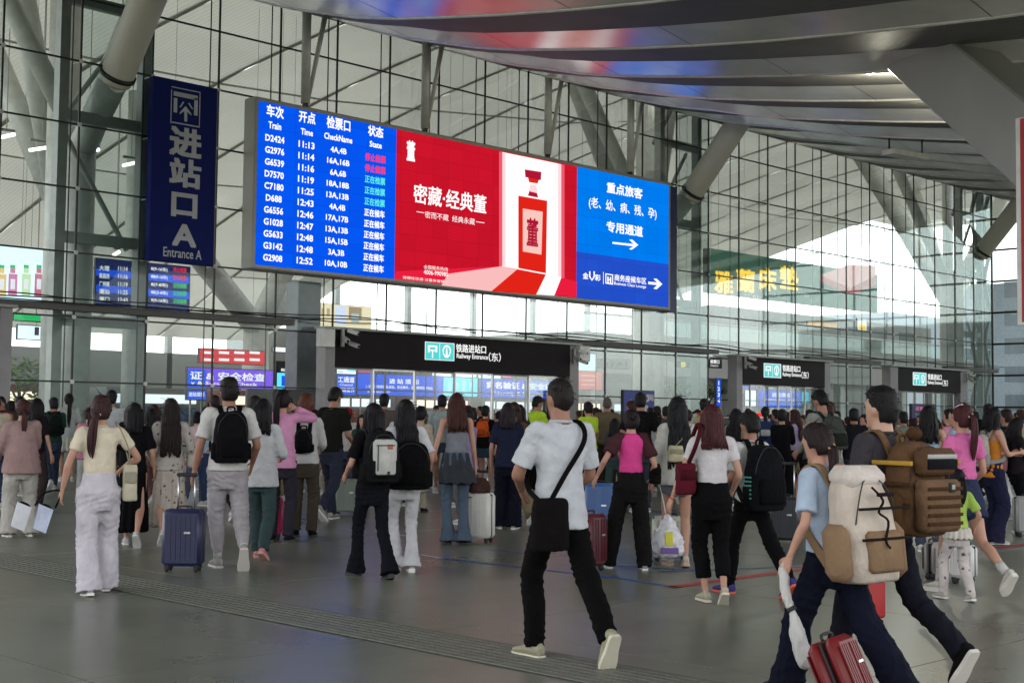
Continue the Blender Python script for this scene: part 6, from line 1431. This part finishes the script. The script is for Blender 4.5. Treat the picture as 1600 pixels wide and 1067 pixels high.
# 29 pink top shorts
P = person(1506, 930, 635, -42, 'woman in pink top and denim shorts with a long ponytail and a white hair clip', top=('crop', (222, 116, 172), 'plain', .05, .98), bottom=('shorts', (44, 52, 78), 'denim', .50), hair=('pony', (72, 36, 38), 1.1, .1, (215, 180, 180)), shoes=('chunky', (206, 202, 192), (210, 206, 196), (205, 203, 198)), feet=((-.05, .26, .10, 0), (.07, -.46, .24, 50)), hands=((-.25, .16, .92), (.22, .18, .95)), vox=.013)
b = MB(); b.limb([P.Mh @ V(q) for q in ((-.065, .03, .085), (-.035, -.02, .118), (-.02, -.05, .118))], [.007]*3, 6, 3); b.build('hair_clip', WHITEP, P.hair, True)
suitcase(1505, 912, 850, 'white suitcase pulled along beside the child in lime green', (206, 204, 202), -20, rib='v', wr=.66, handle=False); suitcase(1458, 905, 846, 'grey side-on suitcase left of the child in lime green', (140, 134, 130), 60, rib='v', wr=.5, handle=False)
# 30 child
P = person(1497, 938, 742, -30, 'small child in lime green top and pale floral trousers beside the woman in pink', sex='c', Hfix=1.08, top=('tee', (166, 196, 92)), bottom=('straight', (205, 196, 192), 'floral'), hair=('pony', BLK, .8), shoes=('sneaker', (196, 190, 176), WH_), feet=((-.12, .18, .10, 0), (.10, -.16, .10, 10)), hands=((-.26, .12, .95), (.28, .05, .95)), vox=.012)
q = MB(); zz = P.zh+.02; q.stack([(zz-.06, 0, 0, P.hw*1.35, .13, 2.1), (zz, 0, 0, P.hw*1.2, .12, 2.1), (zz+.03, 0, 0, P.hw*1.05, .11, 2.1)], n=36, sub=2); part('frill', remesh(q, .010, 1, lambda p: .010*sin(atan2(p.y, p.x)*16)), cloth((214, 208, 196)), P.top)
# 31 orange top
P = person(1552, 850, 640, 55, 'woman in orange top and navy wide trousers reading her phone at the right', top=('cami', (206, 132, 52), 'plain', -.03), bottom=('wide', (34, 36, 60)), hair=('bob', BLK, .7), shoes=('flat', (205, 205, 203), WH_), hands=PHONE, nod=16, feet=STD)
backpack(P, 'pale grey backpack on the woman in the orange top', (176, 170, 160), w_=.30, h_=.40, d_=.16, ztop=-.02, col2=(150, 146, 140))
t, o = held(P, 'mobile_phone', 'mobile phone in the hands of the woman in the orange top', 'phone', (P.hand[0]+P.hand[1])*.5+V((0, .02, .05))); auto(MB().box((-.038, -.005, -.075), (.038, .005, .075), Matrix.Rotation(radians(-35), 4, 'X'), .004).build('case', RUBBER, t), 40)
P = person(1590, 832, 655, 70, 'woman in dark clothes with a mauve bag at the right edge of the photo', top=('long', (48, 42, 48)), bottom=('straight', (26, 26, 32)), hair=('bob', BLK), hands=PHONE, nod=20); bag(P, 'shoulder_bag', 'mauve shoulder bag at the right edge of the photo', 'bag', (-.05, -.24, 1.05), (.32, .18, .42), (132, 96, 104), [(-.05, -.24, 1.24), (-.02, -.12, 1.44)], .01)
suitcase(1606, 838, 775, 'light grey suitcase cut by the right edge of the photo', (150, 150, 148), 20, handle=False)
# further people one can pick out
MID = [(598, 775, 611, 10, 'tall person with short black hair behind the woman in black flares', 'm', (96, 84, 80), (60, 60, 66), 'short'),
 (541, 775, 640, 0, 'person in a red cap and pale top left of the woman in black flares', 'c', (190, 186, 180), (70, 74, 90), 'cap'),
 (80, 765, 623, -10, 'man in dark green top with backpack behind the pale grey dress', 'm', (44, 66, 56), (60, 70, 92), 'short'),
 (52, 800, 625, 35, 'woman with black hair partly hidden behind the dusty pink blouse', 'f', (46, 34, 40), (60, 50, 50), 'shoulder'),
 (170, 780, 612, 10, 'man in pale shirt behind the woman in the cream T-shirt', 'm', (186, 190, 192), (60, 62, 70), 'short'),
 (232, 790, 640, -20, 'person in pink top behind the black skirt', 'f', (200, 160, 160), (120, 90, 90), 'bob'),
 (305, 790, 645, 15, 'woman in pale pink shirt just left of the man with the black backpack', 'f', (206, 180, 186), (90, 90, 110), 'bun'),
 (1150, 800, 640, 20, 'woman with brown hair half hidden behind the boy with the backpack', 'f', (150, 130, 110), (60, 60, 60), 'wavy'),
 (1268, 790, 650, 30, 'small person in grey beside the dark red suitcase', 'f', (110, 112, 116), (50, 50, 60), 'bob'),
 (1335, 800, 640, 0, 'man in dark shirt behind the woman with the hiking pack', 'm', (40, 42, 48), (60, 60, 60), 'short'),
 (1412, 790, 645, -30, 'man in grey-green T-shirt behind the tactical backpack', 'm', (120, 128, 122), (60, 60, 70), 'short'),
 (1525, 770, 655, 20, 'boy in white T-shirt between the pink and orange tops', 'm', (200, 200, 198), (60, 66, 90), 'short'),
 (1545, 780, 633, 0, 'man in black behind the woman in the orange top', 'm', (30, 30, 34), (40, 40, 48), 'short'),
 (870, 780, 640, 10, 'woman in wine-red top hidden behind the main man', 'f', (120, 30, 56), (40, 40, 50), 'bob'),
 (960, 790, 655, 20, 'short person in dark grey left of the woman in bright pink', 'f', (70, 70, 76), (60, 80, 76), 'bob'),
 (1030, 775, 652, 0, 'person in white T-shirt between the tall man and the cardigan', 'm', (205, 208, 210), (60, 60, 70), 'short')]
for (px, yf, yh, hd_, lb, sx_, tc_, bc_, hk_) in MID:
    P = person(px, yf, yh, hd_, lb, sex='m' if sx_ == 'c' else sx_, top=('tee', tc_), bottom=('straight', bc_), hair=('short' if hk_ == 'cap' else hk_, BLK), hands=random.choice((HANG, FRONT, PHONE)), feet=random.choice((STD, WL, WR)), vox=.018)
    if hk_ == 'cap':
        b = MB(); b.stack([(-.0, 0, -.008, .09, .112, 2), (.06, 0, -.01, .086, .106, 2), (.115, 0, -.01, .06, .07, 2), (.135, 0, -.01, .02, .02, 2)], n=20, sub=3, M=P.Mh @ Matrix.Translation((0, 0, .015))); b.box((-.06, .09, .02), (.06, .17, .032), P.Mh, .005); b.build('cap', cloth((140, 28, 40)), P.root, True)
    if 'backpack' in lb and hk_ == 'short' and 'green' in lb and px == 80: backpack(P, 'dark backpack on the man in the dark green top', (30, 44, 38), w_=.3, h_=.42, d_=.15)

# ------------------------------------------------------------------ the crowd behind
far_at = (-30, -60, 0); ARCH = []
spec = [('f', 'tee', 'straight', 'long', STD, PHONE), ('f', 'blouse', 'wide', 'pony', WL, HANG), ('m', 'tee', 'straight', 'short', STD, FRONT), ('m', 'tee', 'baggy', 'short', WR, HANG),
        ('f', 'tee', 'dress', 'shoulder', STD, HANG), ('f', 'crop', 'slim', 'bun', WR, FRONT), ('m', 'shirt', 'straight', 'buzz', STD, PHONE), ('f', 'long', 'straight', 'bob', WL, HANG)]
names = ['long hair', 'a ponytail', 'short hair', 'cropped hair', 'shoulder-length hair', 'a bun', 'shaved hair', 'bobbed hair']
for i, (sx_, tk_, bk_, hk_, ft_, hd_) in enumerate(spec):
    P = person(0, 0, 0, 0, 'x', sex=sx_, at=(-30+i, -60, 0), Hfix=1.62 if sx_ == 'f' else 1.72, top=(tk_, (100, 100, 100)), bottom=(bk_, (60, 60, 60)) if bk_ != 'dress' else (bk_, (60, 60, 60), 'plain', .3, 1.25), hair=(hk_, BLK), feet=ft_, hands=hd_, vox=.026, detail=False)
    P.root.rotation_euler.z = 0; ARCH.append(P.root)
TOPS = [('white', (200, 200, 198)), ('black', (28, 28, 31)), ('grey', (120, 122, 124)), ('navy', (38, 44, 70)), ('cream', (200, 190, 165)), ('pale blue', (150, 172, 196)), ('pink', (206, 140, 160)), ('beige', (170, 150, 125)), ('dark green', (46, 70, 56)), ('charcoal', (58, 58, 62)), ('maroon', (96, 34, 44)), ('brown', (92, 68, 52)), ('lilac', (160, 145, 180)), ('olive', (96, 96, 64)), ('red', (160, 44, 48)), ('teal', (50, 110, 112)), ('orange', (200, 120, 60)), ('yellow', (200, 180, 90))]
BOTS = [('black', (26, 26, 29)), ('blue', (56, 70, 100)), ('grey', (104, 104, 106)), ('white', (196, 196, 192)), ('khaki', (140, 126, 98)), ('dark', (44, 42, 48))]
rr = random.Random(21); used = set(); pos = []; ncrowd = 0; first_ = [True]*8
wts = [9, 10, 5, 5, 4, 3, 3, 3, 2, 5, 2, 2, 2, 2, 1, 1, 1, 1]
def crowd_person(x, y, tries=0):
    global ncrowd
    while True:
        i = rr.randrange(8); ti_ = rr.choices(range(len(TOPS)), wts)[0]; bi = rr.randrange(len(BOTS)); key = (i, ti_, bi)
        if key not in used or tries > 60: break
        tries += 1
    used.add(key); tn, tcol = TOPS[ti_]; bn, bcol = BOTS[bi]
    src = ARCH[i]; root = src if first_[i] else src.copy()
    if not first_[i]: link(root)
    v = ray(800, 533)
    where = 'inside the doors' if y > -.5 else ('before the left glass' if x < 3 else ('before the wide portal' if x < 17 else ('between the portals' if x < 27 else 'on the right side')))
    root.location = (x, y, 0); k = rr.uniform(.93, 1.06); root.scale = (k, k, k)
    root.rotation_euler = (0, 0, radians(rr.choice((0, 0, 20, -30, 40, -60, 5, -20, 0, 10, 120))+rr.uniform(-15, 15)))
    root['label'] = 'distant %s with %s, %s top and %s %s %s' % ('woman' if spec[i][0] == 'f' else 'man', names[i], tn, bn, 'skirt' if spec[i][2] == 'dress' else 'trousers', where); root['group'] = 'travellers in the crowd'
    def fix(ob):
        nm = ob.name.split('.')[0]
        mt = {'shirt': tcol, 'blouse': tcol, 'trousers': bcol, 'skirt': bcol}.get(nm)
        if mt:
            ob.material_slots[0].link = 'OBJECT'; ob.material_slots[0].material = cloth(mt)
        if nm == 'hair':
            ob.material_slots[0].link = 'OBJECT'; ob.material_slots[0].material = hairmat(rr_h.choice((BLK, BLK, DBR, BRN)))
    def cp(a, par):
        for c in CH[a.name]:
            n_ = c.copy(); link(n_, par); CH2 = CH.get(c.name, []); fix(n_)
            if CH2: cp(c, n_)
    if first_[i]:
        first_[i] = False; CH[src.name] = list(src.children)
        for c in src.children:
            CH[c.name] = list(c.children)
            for g_ in c.children: CH[g_.name] = []
        for c in src.children: fix(c)
    else: cp(src, root)
    ncrowd += 1
CH = {}; rr_h = random.Random(5)
named_px = []
n_try = 0; SEEN_N = [q_ for q_ in SEEN if q_[1] > 12 and q_[2] > 0]
while ncrowd < 205 and n_try < 6000:
    n_try += 1
    px = rr.uniform(-40, 1640); z_ = 18+36*rr.random()**1.35
    d = ray(px, 640); p = CAM+d*(z_/d.dot(V((FW.x, FW.y, 0)).normalized()))
    if p.y > -.9 or any((p.x-a)**2+(p.y-b_)**2 < .42 for a, b_ in pos): continue
    if z_ < 22 and rr.random() < .5: continue
    if any(abs(px-a_) < 24 and z_ < b2_+.4 for a_, b2_, c_ in SEEN_N): continue
    if 20.6 < p.x < 25.8 and -5.2 < p.y < -2.9: continue
    if -3.4 < p.y < -2.6 and p.x > 36: continue
    pos.append((p.x, p.y)); crowd_person(p.x, p.y)
for i in range(34):
    x, y = rr.uniform(0, 34), rr.uniform(2.6, 14)
    if any((x-a)**2+(y-b_)**2 < .5 for a, b_ in pos): continue
    pos.append((x, y)); crowd_person(x, y)
print('script seconds', round(time.time()-T0, 1), 'crowd', ncrowd, 'tris', sum(len(o.data.polygons) for o in bpy.data.objects if o.type == 'MESH')*2)
